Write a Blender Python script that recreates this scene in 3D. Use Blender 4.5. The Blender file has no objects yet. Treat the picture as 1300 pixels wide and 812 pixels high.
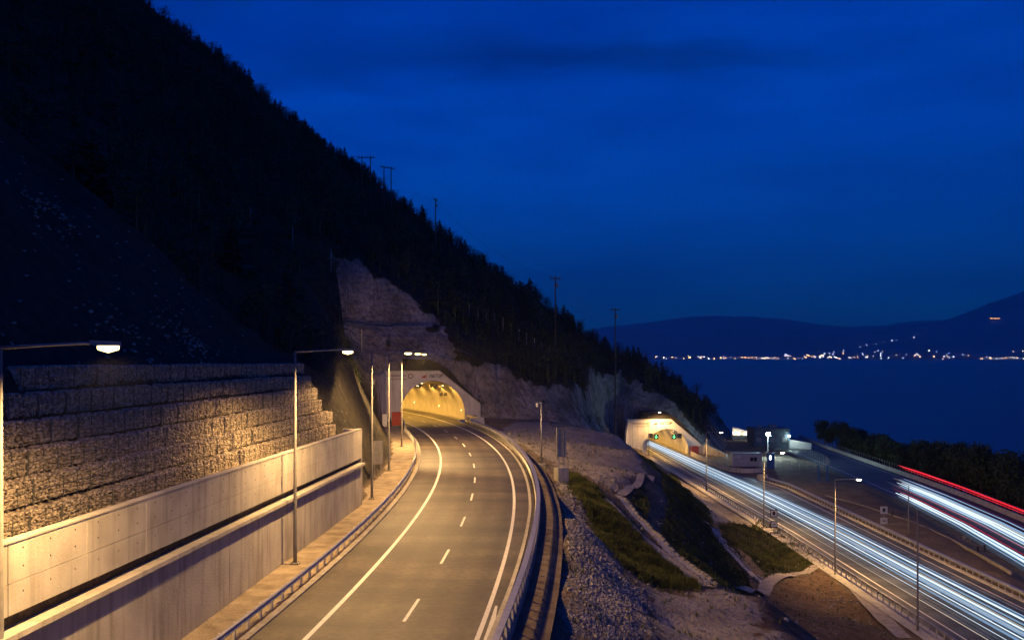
import bpy, bmesh, math, random
import numpy as np
from mathutils import Vector, Matrix
SC = bpy.context.scene
COL = SC.collection
RNG = np.random.default_rng(7)
random.seed(7)
R = math.radians

# ------------------------------------------------------------------ camera
cd = bpy.data.cameras.new('camera'); cam = bpy.data.objects.new('camera', cd); COL.objects.link(cam)
cam.location = (0, 0, 12); cam.rotation_euler = (R(90), 0, 0)
cd.sensor_width = 36; cd.lens = 1200 / 1300 * 36; cd.shift_y = 46 / 1300
cd.clip_start = 0.5; cd.clip_end = 60000
SC.camera = cam

# ------------------------------------------------------------------ world, sun, exposure
W = bpy.data.worlds.new('World'); SC.world = W; W.use_nodes = True
wn, wl = W.node_tree.nodes, W.node_tree.links
wn.clear()
sky = wn.new('ShaderNodeTexSky'); sky.sky_type = 'NISHITA'; sky.sun_disc = False
sky.sun_elevation = R(5); sky.sun_rotation = R(170); sky.altitude = 60
sky.air_density = 1.0; sky.dust_density = 0.0; sky.ozone_density = 8.0
tc = wn.new('ShaderNodeTexCoord')
mp = wn.new('ShaderNodeMapping'); mp.inputs['Scale'].default_value = (1.5, 1.5, 8.0); mp.inputs['Location'].default_value = (0.6, 0.0, 0.35)
nz = wn.new('ShaderNodeTexNoise'); nz.inputs['Scale'].default_value = 1.7; nz.inputs['Detail'].default_value = 5
nz.inputs['Roughness'].default_value = 0.55
cr = wn.new('ShaderNodeValToRGB')
cr.color_ramp.elements[0].position = 0.34; cr.color_ramp.elements[0].color = (0.70, 0.70, 0.76, 1)
cr.color_ramp.elements[1].position = 0.62; cr.color_ramp.elements[1].color = (1.14, 1.14, 1.08, 1)
tint = wn.new('ShaderNodeMix'); tint.data_type = 'RGBA'; tint.blend_type = 'MULTIPLY'; tint.inputs[0].default_value = 1
tint.inputs[7].default_value = (0.002, 0.44, 0.95, 1)
mul = wn.new('ShaderNodeMix'); mul.data_type = 'RGBA'; mul.blend_type = 'MULTIPLY'; mul.inputs[0].default_value = 1
bg = wn.new('ShaderNodeBackground'); bg.inputs['Strength'].default_value = 0.077
out = wn.new('ShaderNodeOutputWorld')
wl.new(tc.outputs['Generated'], mp.inputs['Vector']); wl.new(mp.outputs[0], nz.inputs['Vector'])
wl.new(nz.outputs['Fac'], cr.inputs[0])
wl.new(sky.outputs[0], tint.inputs[6]); wl.new(tint.outputs[2], mul.inputs[6]); wl.new(cr.outputs[0], mul.inputs[7])
sep = wn.new('ShaderNodeSeparateXYZ'); wl.new(tc.outputs['Generated'], sep.inputs[0])
gr = wn.new('ShaderNodeMapRange'); gr.inputs[1].default_value = 0.0; gr.inputs[2].default_value = 0.36; gr.inputs[3].default_value = 1.25; gr.inputs[4].default_value = 2.6
wl.new(sep.outputs[2], gr.inputs[0])
mul2 = wn.new('ShaderNodeMix'); mul2.data_type = 'RGBA'; mul2.blend_type = 'MULTIPLY'; mul2.inputs[0].default_value = 1
wl.new(mul.outputs[2], mul2.inputs[6]); wl.new(gr.outputs[0], mul2.inputs[7])
# single banks of cloud, placed by direction in the sky
def _m(op, a, b=None):
    t = wn.new('ShaderNodeMath'); t.operation = op
    for k, v in ((0, a), (1, b)):
        if v is None: continue
        if isinstance(v, (int, float)): t.inputs[k].default_value = v
        else: wl.new(v, t.inputs[k])
    return t.outputs[0]
wy = _m('MAXIMUM', sep.outputs[1], 0.02)
wu = _m('DIVIDE', sep.outputs[0], wy); wv = _m('DIVIDE', sep.outputs[2], wy)
wz = wn.new('ShaderNodeTexNoise'); wz.inputs['Scale'].default_value = 5.0; wz.inputs['Detail'].default_value = 6; wl.new(mp.outputs[0], wz.inputs['Vector'])
wd = _m('SUBTRACT', wz.outputs['Fac'], 0.5)
last = mul2.outputs[2]
for (cu, cv, su, sv, gain) in ((.02, .318, .22, .020, .62), (.24, .320, .15, .016, .70), (-.03, .243, .045, .014, 1.16), (-.17, .272, .07, .016, 1.14), (.30, .20, .16, .03, .93), (-.42, .37, .12, .02, .85), (.42, .27, .12, .03, 1.06)):
    e1 = _m('DIVIDE', _m('SUBTRACT', _m('ADD', wu, _m('MULTIPLY', wd, .25)), cu), su); e2 = _m('DIVIDE', _m('SUBTRACT', _m('ADD', wv, _m('MULTIPLY', wd, .055)), cv), sv)
    q = _m('ADD', _m('MULTIPLY', e1, e1), _m('MULTIPLY', e2, e2)); f = _m('POWER', 2.718, _m('MULTIPLY', q, -1.0))
    gfac = _m('ADD', 1.0, _m('MULTIPLY', f, gain - 1.0))
    mm = wn.new('ShaderNodeMix'); mm.data_type = 'RGBA'; mm.blend_type = 'MULTIPLY'; mm.inputs[0].default_value = 1
    wl.new(last, mm.inputs[6]); wl.new(gfac, mm.inputs[7]); last = mm.outputs[2]
wl.new(last, bg.inputs['Color']); wl.new(bg.outputs[0], out.inputs['Surface'])
SC.view_settings.view_transform = 'Standard'; SC.view_settings.look = 'None'
SC.view_settings.exposure = 0; SC.view_settings.gamma = 1
SC.cycles.use_denoising = True
SC.cycles.max_bounces = 5; SC.cycles.volume_bounces = 1; SC.cycles.diffuse_bounces = 2; SC.cycles.glossy_bounces = 2
SC.cycles.transparent_max_bounces = 4; SC.cycles.sample_clamp_indirect = 4
SC.cycles.use_adaptive_sampling = True

# lamp colours and powers
HAZE = 5e-5
SODIUM = (1.0, 0.575, 0.20)
POWER_STREET = 14500; POWER_LOW = 14000; POWER_TUNNEL = 1700

# ------------------------------------------------------------------ materials
def mat(name, color=(0.5, 0.5, 0.5), rough=0.8, metal=0.0, color2=None, scale=1.0, contrast=(0.35, 0.65), detail=6,
        bump=0.0, bump_scale=None, stretch=(1, 1, 1), emit=None, estr=0.0, spec=0.3, coords='Object', extra=None):
    m = bpy.data.materials.new(name); m.use_nodes = True
    n, l = m.node_tree.nodes, m.node_tree.links
    b = n['Principled BSDF']
    b.inputs['Base Color'].default_value = (*color, 1); b.inputs['Roughness'].default_value = rough
    b.inputs['Metallic'].default_value = metal; b.inputs['Specular IOR Level'].default_value = spec
    if emit:
        b.inputs['Emission Color'].default_value = (*emit, 1); b.inputs['Emission Strength'].default_value = estr
    t = n.new('ShaderNodeTexCoord'); mpn = n.new('ShaderNodeMapping'); mpn.inputs['Scale'].default_value = stretch
    if coords == 'World':
        g = n.new('ShaderNodeNewGeometry'); l.new(g.outputs['Position'], mpn.inputs['Vector'])
    else:
        l.new(t.outputs[coords], mpn.inputs['Vector'])
    colout = None
    if color2:
        ns = n.new('ShaderNodeTexNoise'); ns.inputs['Scale'].default_value = scale; ns.inputs['Detail'].default_value = detail
        l.new(mpn.outputs[0], ns.inputs['Vector'])
        rp = n.new('ShaderNodeMapRange'); rp.inputs[1].default_value = contrast[0]; rp.inputs[2].default_value = contrast[1]
        l.new(ns.outputs['Fac'], rp.inputs[0])
        mx = n.new('ShaderNodeMix'); mx.data_type = 'RGBA'
        mx.inputs[6].default_value = (*color, 1); mx.inputs[7].default_value = (*color2, 1)
        l.new(rp.outputs[0], mx.inputs[0]); colout = mx.outputs[2]
        l.new(colout, b.inputs['Base Color'])
    if bump:
        nb = n.new('ShaderNodeTexNoise'); nb.inputs['Scale'].default_value = bump_scale or scale * 4; nb.inputs['Detail'].default_value = 5
        l.new(mpn.outputs[0], nb.inputs['Vector'])
        bp = n.new('ShaderNodeBump'); bp.inputs['Strength'].default_value = bump; bp.inputs['Distance'].default_value = 0.1
        l.new(nb.outputs['Fac'], bp.inputs['Height']); l.new(bp.outputs[0], b.inputs['Normal'])
    if extra: extra(m, n, l, b, mpn, colout)
    return m

def stains(dark=(0.30, 0.26, 0.21), sx=0.9, sz=0.09, amount=0.5):
    # vertical runs of dirt that sit on the concrete itself
    def f(m, n, l, b, mpn, colout):
        g = n.new('ShaderNodeNewGeometry')
        mp2 = n.new('ShaderNodeMapping'); mp2.inputs['Scale'].default_value = (sx, sx, sz)
        l.new(g.outputs['Position'], mp2.inputs['Vector'])
        ns = n.new('ShaderNodeTexNoise'); ns.inputs['Scale'].default_value = 2.4; ns.inputs['Detail'].default_value = 7
        l.new(mp2.outputs[0], ns.inputs['Vector'])
        rp = n.new('ShaderNodeMapRange'); rp.inputs[1].default_value = 0.5; rp.inputs[2].default_value = 0.72; rp.inputs[4].default_value = amount
        l.new(ns.outputs['Fac'], rp.inputs[0])
        mx = n.new('ShaderNodeMix'); mx.data_type = 'RGBA'; mx.blend_type = 'MULTIPLY'
        l.new(rp.outputs[0], mx.inputs[0]); l.new(colout, mx.inputs[6]); mx.inputs[7].default_value = (*dark, 1)
        l.new(mx.outputs[2], b.inputs['Base Color'])
    return f

M = {}
M['concrete'] = mat('concrete', (0.42, 0.40, 0.38), 0.85, color2=(0.32, 0.30, 0.285), scale=0.5, bump=0.25, bump_scale=9, coords='World', extra=stains())
M['concrete_pale'] = mat('pale concrete', (0.48, 0.45, 0.41), 0.85, color2=(0.37, 0.345, 0.31), scale=0.7, bump=0.2, bump_scale=9, coords='World', extra=stains(amount=0.38))
M['concrete_dirty'] = mat('dirty concrete', (0.33, 0.31, 0.28), 0.9, color2=(0.22, 0.2, 0.17), scale=1.5, bump=0.4, bump_scale=14, coords='World')
M['portal'] = mat('clean pale concrete', (0.60, 0.56, 0.50), 0.85, color2=(0.50, 0.465, 0.41), scale=0.7, bump=0.2, bump_scale=9, coords='World', extra=stains(amount=0.25))
M['fill_dark'] = mat('dark membrane', (0.035, 0.03, 0.026), 0.95, color2=(0.02, 0.018, 0.016), scale=2, bump=.5, coords='World')
M['verge_brown'] = mat('brown verge', (0.20, 0.15, 0.105), 0.95, color2=(0.10, 0.075, 0.055), scale=0.8, bump=.7, bump_scale=5, coords='World')
M['hole'] = mat('tie hole', (0.12, 0.10, 0.09), 0.9)
M['soil_dark'] = mat('dark soil', (0.10, 0.075, 0.055), 0.95, color2=(0.05, 0.04, 0.03), scale=2, bump=0.8, coords='World')
M['verge'] = mat('sandy verge', (0.36, 0.30, 0.22), 0.95, color2=(0.20, 0.16, 0.115), scale=0.9, bump=0.8, bump_scale=6, coords='World')
M['stone'] = mat('gabion stone', (0.50, 0.43, 0.34), 0.9, color2=(0.25, 0.21, 0.165), scale=5.0, contrast=(0.4, 0.6), bump=0.4, bump_scale=20, coords='World')
M['gravel'] = mat('gravel stone', (0.40, 0.36, 0.32), 0.9, color2=(0.16, 0.145, 0.13), scale=3.7, contrast=(0.4, 0.6), coords='World')
M['steel'] = mat('galvanised steel', (0.45, 0.45, 0.46), 0.42, 0.75, color2=(0.33, 0.33, 0.34), scale=3, coords='World')
M['steel_dull'] = mat('dull steel', (0.34, 0.33, 0.32), 0.6, 0.3, color2=(0.24, 0.23, 0.22), scale=3, coords='World')
M['pole'] = mat('painted pole', (0.16, 0.155, 0.15), 0.75, 0.0, color2=(0.2, 0.19, 0.18), scale=3)
M['zinc'] = mat('zinc post', (0.55, 0.53, 0.50), 0.6, 0.1, color2=(0.42, 0.40, 0.38), scale=3, coords='World')
M['line'] = mat('road paint', (0.72, 0.70, 0.64), 0.6, color2=(0.56, 0.54, 0.48), scale=2.5, contrast=(0.5, 0.75), coords='World')
M['rubber'] = mat('dark plastic', (0.03, 0.03, 0.03), 0.6)
M['wood'] = mat('weathered wood', (0.10, 0.08, 0.06), 0.9, color2=(0.06, 0.05, 0.04), scale=4)
M['bark'] = mat('bark', (0.09, 0.065, 0.045), 0.95, color2=(0.05, 0.035, 0.025), scale=5, bump=0.6)
M['pine'] = mat('pine needles', (0.070, 0.090, 0.040), 0.9, color2=(0.022, 0.034, 0.018), scale=0.16, coords='World')
M['leaf'] = mat('leaves', (0.07, 0.095, 0.04), 0.85, color2=(0.025, 0.038, 0.018), scale=0.3, coords='World')
M['grass'] = mat('grass blades', (0.115, 0.125, 0.03), 0.9, color2=(0.05, 0.06, 0.018), scale=0.45, contrast=(0.42, 0.6), coords='World')
M['red'] = mat('red paint', (0.42, 0.05, 0.03), 0.6, color2=(0.33, 0.05, 0.035), scale=2)
M['cream'] = mat('cream panel', (0.55, 0.52, 0.46), 0.7, color2=(0.42, 0.4, 0.36), scale=1.5)
M['blue'] = mat('blue paint', (0.03, 0.14, 0.36), 0.5, color2=(0.025, 0.10, 0.27), scale=1.5)
M['bluegrey'] = mat('grey blue render', (0.13, 0.165, 0.20), 0.85, color2=(0.09, 0.115, 0.14), scale=0.6)
M['glass'] = mat('dark glass', (0.03, 0.04, 0.05), 0.12, spec=0.6)
M['sign_back'] = mat('grey sign back', (0.32, 0.31, 0.3), 0.55, 0.3, color2=(0.24, 0.23, 0.22), scale=2)
M['white'] = mat('white panel', (0.7, 0.69, 0.66), 0.6, color2=(0.6, 0.59, 0.56), scale=3)
M['black'] = mat('black panel', (0.025, 0.025, 0.028), 0.6)
M['ink'] = mat('dark lettering', (0.07, 0.04, 0.035), 0.7)
M['ink_red'] = mat('red lettering', (0.4, 0.04, 0.03), 0.7)
M['ink_pale'] = mat('brown lettering', (0.16, 0.11, 0.09), 0.7)
M['netting'] = mat('rockfall netting', (0.16, 0.16, 0.15), 0.7, 0.4)
M['lens'] = mat('sodium lens', (1, 0.8, 0.5), 0.3, emit=(1.0, 0.70, 0.24), estr=7)
M['lens_tunnel'] = mat('tunnel lamp lens', (1, 0.8, 0.5), 0.3, emit=(1.0, 0.72, 0.33), estr=14)
M['lens_cool'] = mat('floodlight lens', (0.9, 1, 1), 0.3, emit=(0.72, 1.0, 0.98), estr=160)
M['lens_pale'] = mat('pale lamp lens', (1, 0.9, 0.7), 0.3, emit=(1.0, 0.80, 0.50), estr=30)
M['green_led'] = mat('green signal', (0.1, 0.8, 0.3), 0.4, emit=(0.12, 1.0, 0.35), estr=5)
M['win_warm'] = mat('lit window warm', (1, 0.8, 0.5), 0.4, emit=(1.0, 0.62, 0.30), estr=30)
M['win_cool'] = mat('lit window cool', (0.8, 0.9, 1), 0.4, emit=(0.70, 0.82, 1.0), estr=22)
M['win_orange'] = mat('lit window orange', (1, 0.6, 0.2), 0.4, emit=(1.0, 0.42, 0.10), estr=4.5)
M['far_wall'] = mat('far house wall', (0.4, 0.38, 0.35), 0.9)

def asphalt(name, base, dark):
    def f(m, n, l, b, mpn, colout):
        # long wear patches
        g = n.new('ShaderNodeNewGeometry')
        ns = n.new('ShaderNodeTexNoise'); ns.inputs['Scale'].default_value = 0.3; ns.inputs['Detail'].default_value = 6
        mpa = n.new('ShaderNodeMapping'); mpa.inputs['Scale'].default_value = (0.35, 1, 1); l.new(g.outputs['Position'], mpa.inputs['Vector']); l.new(mpa.outputs[0], ns.inputs['Vector'])
        rp = n.new('ShaderNodeMapRange'); rp.inputs[1].default_value = 0.38; rp.inputs[2].default_value = 0.62; rp.inputs[3].default_value = 0.55; rp.inputs[4].default_value = 1.3
        l.new(ns.outputs['Fac'], rp.inputs[0])
        mx = n.new('ShaderNodeMix'); mx.data_type = 'RGBA'; mx.blend_type = 'MULTIPLY'; mx.inputs[0].default_value = 1
        l.new(colout, mx.inputs[6]); l.new(rp.outputs[0], mx.inputs[7])
        # tyre tracks worn lighter along the lanes (offset attribute, metres from the centre line)
        at = n.new('ShaderNodeAttribute'); at.attribute_name = 'across'
        s = n.new('ShaderNodeMath'); s.operation = 'SINE'
        k = n.new('ShaderNodeMath'); k.operation = 'MULTIPLY'; k.inputs[1].default_value = 2 * math.pi / 1.85
        l.new(at.outputs['Fac'], k.inputs[0]); l.new(k.outputs[0], s.inputs[0])
        rp2 = n.new('ShaderNodeMapRange'); rp2.inputs[1].default_value = -1; rp2.inputs[2].default_value = 1; rp2.inputs[3].default_value = 0.80; rp2.inputs[4].default_value = 1.12
        l.new(s.outputs[0], rp2.inputs[0])
        mx2 = n.new('ShaderNodeMix'); mx2.data_type = 'RGBA'; mx2.blend_type = 'MULTIPLY'; mx2.inputs[0].default_value = 1
        l.new(mx.outputs[2], mx2.inputs[6]); l.new(rp2.outputs[0], mx2.inputs[7])
        l.new(mx2.outputs[2], b.inputs['Base Color'])
    return mat(name, base, 0.62, color2=dark, scale=3.0, bump=0.25, bump_scale=30, coords='World', spec=0.4, extra=f)
M['asphalt'] = asphalt('asphalt', (0.086, 0.068, 0.048), (0.046, 0.037, 0.028))
M['asphalt_old'] = asphalt('old asphalt', (0.09, 0.092, 0.095), (0.06, 0.062, 0.066))

# ------------------------------------------------------------------ mesh helpers
class MB:
    def __init__(s): s.v = []; s.f = []
    def add(s, vs, fs):
        o = len(s.v); s.v += [tuple(map(float, p)) for p in vs]; s.f += [tuple(o + i for i in f) for f in fs]; return s
    def box(s, c, size, rz=0, tilt=None):
        hx, hy, hz = size[0] / 2, size[1] / 2, size[2] / 2
        P = [Vector((x, y, z)) for z in (-hz, hz) for x, y in ((-hx, -hy), (hx, -hy), (hx, hy), (-hx, hy))]
        m = Matrix.Rotation(rz, 3, 'Z')
        if tilt is not None: m = m @ Matrix.Rotation(tilt[0], 3, 'X') @ Matrix.Rotation(tilt[1], 3, 'Y')
        P = [m @ p + Vector(c) for p in P]
        return s.add(P, [(3, 2, 1, 0), (4, 5, 6, 7), (0, 1, 5, 4), (1, 2, 6, 5), (2, 3, 7, 6), (3, 0, 4, 7)])
    def tube(s, pts, rads, n=8, cap=True):
        pts = [Vector(p) for p in pts]
        if not hasattr(rads, '__len__'): rads = [rads] * len(pts)
        vs = []; fs = []
        for i, p in enumerate(pts):
            d = (pts[min(i + 1, len(pts) - 1)] - pts[max(i - 1, 0)]).normalized()
            a = Vector((0, 0, 1)) if abs(d.z) < 0.9 else Vector((1, 0, 0))
            u = d.cross(a).normalized(); w = d.cross(u)
            for k in range(n):
                t = 2 * math.pi * k / n
                vs.append(p + rads[i] * (math.cos(t) * u + math.sin(t) * w))
        for i in range(len(pts) - 1):
            for k in range(n):
                a = i * n + k; b = i * n + (k + 1) % n
                fs.append((a, b, b + n, a + n))
        if cap: fs += [tuple(range(n))[::-1], tuple((len(pts) - 1) * n + k for k in range(n))]
        return s.add(vs, fs)
    def sweep(s, path, prof, closed=True, cap=True):
        # path: list of (x, y, z); prof: list of (right offset, up)
        n = len(prof); vs = []; fs = []
        for i, p in enumerate(path):
            a = path[max(i - 1, 0)]; b = path[min(i + 1, len(path) - 1)]
            dx, dy = b[0] - a[0], b[1] - a[1]; L = math.hypot(dx, dy) or 1
            rx, ry = dy / L, -dx / L
            for o, u in prof: vs.append((p[0] + rx * o, p[1] + ry * o, p[2] + u))
        m = n if closed else n - 1
        for i in range(len(path) - 1):
            for k in range(m):
                a = i * n + k; b = i * n + (k + 1) % n
                fs.append((a, b, b + n, a + n))
        if closed and cap:
            fs += [tuple(range(n))[::-1], tuple((len(path) - 1) * n + k for k in range(n))]
        return s.add(vs, fs)
    def prism(s, poly, origin, ax, ay, depth):
        # poly in local (x,z) plane spanned by ax and Z, extruded by depth along ay
        n = len(poly); o = Vector(origin); ax = Vector(ax); ay = Vector(ay)
        vs = [o + ax * x + Vector((0, 0, z)) for x, z in poly] + [o + ax * x + Vector((0, 0, z)) + ay * depth for x, z in poly]
        fs = [tuple(range(n)), tuple(range(2 * n - 1, n - 1, -1))] + [(i, i + n, (i + 1) % n + n, (i + 1) % n) for i in range(n)]
        return s.add(vs, fs)
    def mesh(s, name):
        me = bpy.data.meshes.new(name); me.from_pydata(s.v, [], s.f); me.update()
        bm = bmesh.new(); bm.from_mesh(me); bmesh.ops.recalc_face_normals(bm, faces=bm.faces); bm.to_mesh(me); bm.free()
        return me

def link(name, me, m=None, parent=None, smooth=False):
    if isinstance(me, MB): me = me.mesh(name)
    o = bpy.data.objects.new(name, me); COL.objects.link(o)
    if m is not None and not me.materials: me.materials.append(M[m] if isinstance(m, str) else m)
    if parent: o.parent = parent
    if smooth: me.polygons.foreach_set('use_smooth', [True] * len(me.polygons))
    return o
def tag(o, label=None, cat=None, group=None, kind=None):
    if label: o['label'] = label
    if cat: o['category'] = cat
    if group: o['group'] = group
    if kind: o['kind'] = kind
    return o
def thing(name, label, cat, loc=(0, 0, 0), rz=0, group=None):
    o = bpy.data.objects.new(name, None); COL.objects.link(o)
    o.empty_display_size = 0.3; o.location = loc; o.rotation_euler = (0, 0, rz)
    return tag(o, label, cat, group)
def kids(o): return [c for c in bpy.data.objects if c.parent == o]
def copy_tree(o, parent=None, ch=None):
    c = o.copy(); COL.objects.link(c)
    if parent: c.parent = parent
    for k in CH.get(o.name, []): copy_tree(k, c)
    return c
CH = {}
def register(o):
    def rec(a):
        ks = kids(a); CH[a.name] = ks
        for k in ks: rec(k)
    rec(o)
def bigmesh(name, verts, faces):
    # verts (n,3) array, faces (m,k) array with constant k
    me = bpy.data.meshes.new(name); m, k = faces.shape
    me.vertices.add(len(verts)); me.vertices.foreach_set('co', np.asarray(verts, np.float32).ravel())
    me.loops.add(m * k); me.loops.foreach_set('vertex_index', faces.astype(np.int32).ravel())
    me.polygons.add(m); me.polygons.foreach_set('loop_start', np.arange(0, m * k, k, dtype=np.int32))
    me.polygons.foreach_set('loop_total', np.full(m, k, np.int32))
    me.update(calc_edges=True); me.validate()
    return me

# ------------------------------------------------------------------ noise
def vnoise(x, y, seed=0):
    xi = np.floor(x).astype(np.int64); yi = np.floor(y).astype(np.int64); xf = x - xi; yf = y - yi
    def h(a, b):
        n = (a * 374761393 + b * 668265263 + seed * 1442695041) & 0xffffffff
        n = ((n ^ (n >> 13)) * 1274126177) & 0xffffffff
        return ((n ^ (n >> 16)) & 0xffff) / 65535.0
    u = xf * xf * (3 - 2 * xf); v = yf * yf * (3 - 2 * yf)
    return (h(xi, yi) * (1 - u) + h(xi + 1, yi) * u) * (1 - v) + (h(xi, yi + 1) * (1 - u) + h(xi + 1, yi + 1) * u) * v - 0.5
def fbm(x, y, oct=4, seed=0):
    r = 0; a = 1.0
    for i in range(oct): r = r + a * vnoise(x * 2 ** i, y * 2 ** i, seed + i * 17); a *= 0.5
    return r
def sstep(a, b, x):
    t = np.clip((x - a) / (b - a), 0, 1); return t * t * (3 - 2 * t)

# ------------------------------------------------------------------ road alignment (upper carriageway)
_cy = np.array([25, 40, 46.8, 57, 72.7, 91, 112.5, 134, 156, 165.5, 176.0])
_cx = np.array([-6.5, -5.15, -4.6, -3.95, -3.47, -3.69, -4.8, -7.35, -11.6, -14.0, -16.75])
_pf = np.polyfit(_cy - 100, _cx, 4)
def cxf(y): return np.polyval(_pf, np.asarray(y, float) - 100)
path = []
y = 6.0
while y < 176: 
    path.append((float(cxf(y)), y)); s = float(np.polyval(np.polyder(_pf), y - 100)); y += 1.0 / math.hypot(1, s)
hd = math.atan2(-s, 1.0)
x0, y0 = path[-1]
for i in range(90):
    hd += 1 / 210.0
    x0 -= math.sin(hd); y0 += math.cos(hd); path.append((x0, y0))
path = np.array(path)
tan = np.gradient(path, axis=0); tan /= np.linalg.norm(tan, axis=1)[:, None]
rgt = np.stack([tan[:, 1], -tan[:, 0]], 1)
def off(i, o, z=0.0): return (path[i, 0] + rgt[i, 0] * o, path[i, 1] + rgt[i, 1] * o, z)
def idx(Y): return int(np.argmin(abs(path[:, 1] - Y)))
def offR(Y): return np.interp(Y, [30, 50, 75, 100, 160, 176], [4.4, 4.9, 5.4, 5.6, 6.1, 6.9])
I170 = idx(172)
XR_y = path[:I170 + 8, 1]; XR_x = path[:I170 + 8, 0] + offR(XR_y) * rgt[:I170 + 8, 0]
def XR(Y): return np.interp(Y, XR_y, XR_x)
def Xw(Y): return -16.15 + 0.052 * Y                      # face of the left retaining wall

# portal frames
OA = np.array([-14.75, 175.8]); WA = np.array([0.94, 0.342]); UA = np.array([-0.342, 0.94])
OB = np.array([44.4, 270.0]); WB = np.array([1.0, 0.0]); UB = np.array([0.0, 1.0])
FACE_A = [(-9.2, 9.2), (1.3, 9.2), (9.35, 2.9)]
FACE_B = [(-11.6, 10.0), (1.1, 10.0), (10.3, 2.4)]
XLO_y = [20, 96, 150, 197, 270, 340]; XLO_x = [42.4, 42.4, 42.4, 41.0, 39.0, 37.0]   # left rail of lower road
XHI_y = [20, 200, 214, 230, 270, 340]; XHI_x = [58.6, 58.6, 56.5, 52.4, 50.2, 48.2]
OLD_y = [20, 60, 100, 130, 160, 190, 215, 300, 345]; OLD_x = [52, 63, 71, 77, 82, 85.5, 87.5, 92, 97]

# ------------------------------------------------------------------ terrain heights
_xfy = [-60, 0, 40, 60, 80, 95, 120, 150, 200, 250, 300, 340, 400, 480]
_xfx = [-2, -5, -6, -7.5, -15, -18, -15, -9, 2, 15, 30, 42, 44, 36]
_hq = [-200, -60, -37, -23, -6, 5.2, 28, 44.8, 67.5, 84.5, 112.8, 141, 172, 400]
_hz = [-140, -40, -13.5, -2.3, 7.5, 11.9, 28.9, 38.8, 54.4, 68.5, 89.8, 112.5, 136.5, 310]
def natural(X, Y):
    q = np.interp(Y, _xfy, _xfx) - X
    z = np.interp(q, _hq, _hz)
    return z + 3.0 * fbm(X / 22, Y / 22, 3, 3) + 0.9 * fbm(X / 5, Y / 5, 3, 9)

CP = np.array([(2.3, 38, -.45), (3.2, 50, -.45), (4.4, 62, -.5), (4.9, 72, -.5), (5.1, 86, -.6), (0, 30, -.4), (0.8, 40, -.4), (1.5, 50, -.4), (2.6, 72, -.4), (2.8, 90, -.4), (2.2, 100, -.4), (0.8, 118, -.3), (-1.5, 139, -.3), (-4, 157, -.3), (-5, 168, -.3), (-5, 176, -.3),
  (9, 30, -5.5), (9.5, 45, -5.5), (10, 60, -5.5), (10.8, 70, -5.5), (18, 60, -5.7), (18, 45, -5.7), (18.5, 70, -5.8), (14, 50, -5.5), (14, 66, -5.5), (19, 30, -5.7),
  (5, 98, -1), (4, 110, -.8), (12, 105, -2), (16, 113, -2.2), (12, 140, -1.5), (6, 150, -1), (18, 140, -2), (10, 165, -.5), (18, 165, -1.5), (21, 188, -4.8), (14, 184, -2.2), (4, 172, -.4),
  (6.5, 92, -1.3), (8, 82, -3.5), (9.5, 76, -4.8), (10.8, 97.7, -2.7), (14, 86, -5.0), (16, 78, -6.2),
  (38, 262, -15.9), (36, 225, -15.9), (34, 190, -15.9), (34, 160, -15.9), (31, 130, -15.5), (27, 109, -15), (29, 98, -14.9), (30, 80, -14.6), (29, 60, -14.5), (29, 40, -14.5), (29, 20, -14.5),
  (22, 95, -11.5), (24, 80, -12.0), (24, 60, -12), (24, 40, -12), (34, 98, -15.2), (35, 80, -15.3), (35, 120, -15.8),
  (19, 198, -5.0), (24, 226, -8.8), (28, 252, -11.5), (30, 268, -13), (24, 150, -7.5), (25, 120, -9.5), (27, 190, -11.5), (30, 230, -13.0), (33, 258, -15),
  (40, 20, -16.1), (40, 60, -16.1), (40, 90, -16.1), (40, 120, -16.1), (40, 150, -16.1), (39, 190, -16.1), (38.5, 230, -16.1), (38, 268, -16.1)], float)
def _phi(r): return r
_D = np.linalg.norm(CP[:, None, :2] - CP[None, :, :2], axis=2)
_A = np.zeros((len(CP) + 3, len(CP) + 3)); _A[:-3, :-3] = _phi(_D); _A[:-3, -3] = 1; _A[:-3, -2:] = CP[:, :2]; _A[-3, :-3] = 1; _A[-2:, :-3] = CP[:, :2].T
_wt = np.linalg.solve(_A, np.concatenate([CP[:, 2], [0, 0, 0]]))
def rbf(X, Y):
    X = np.asarray(X, float); Y = np.asarray(Y, float); z = _wt[-3] + _wt[-2] * X + _wt[-1] * Y
    for i in range(len(CP)): z = z + _wt[i] * np.sqrt((X - CP[i, 0]) ** 2 + (Y - CP[i, 1]) ** 2)
    return z
def plat(X, Y):
    X = np.asarray(X, float); Y = np.asarray(Y, float)
    xr = XR(Y) + 0.35
    mid = rbf(X, Y) + 0.22 * fbm(X / 2.2, Y / 2.2, 3, 21) * sstep(2.0, 5.0, X - xr)
    lo = np.full(X.shape, -16.1)
    xo = np.interp(Y, OLD_y, OLD_x); r = X - xo
    dirt = -16.1 + 0.35 * fbm(X / 6, Y / 6, 3, 5) + 0.15
    right = np.where(r < -9.5, dirt, -17.1)
    right = right * (1 - 0) if True else right
    t = sstep(-13, -9, r); right = np.where(r < -9, dirt * (1 - t) + -17.1 * t, -17.1)
    right = np.where(r > 8.5, -17.1 - np.clip(r - 9.5, 0, 60) * 0.55 + 0.6 * fbm(X / 6, Y / 6, 3, 6) * sstep(9, 13, r), right)
    xh = np.interp(Y, XHI_y, XHI_x)
    tt = sstep(0.6, 2.5, X - xh)
    lo = np.where(X > xh, lo * (1 - tt) + right * tt, lo)
    lo = lo - np.where(X > 60, np.clip(Y - 325, 0, 60) * 0.7, 0)
    t = sstep(37.5, 40.5, X)
    z = np.where(X > 37.5, mid * (1 - t) + lo * t, mid)
    return np.where(X < xr, -0.06, np.where(X < xr + 1.7, np.minimum(z, -0.6), z))

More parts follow.
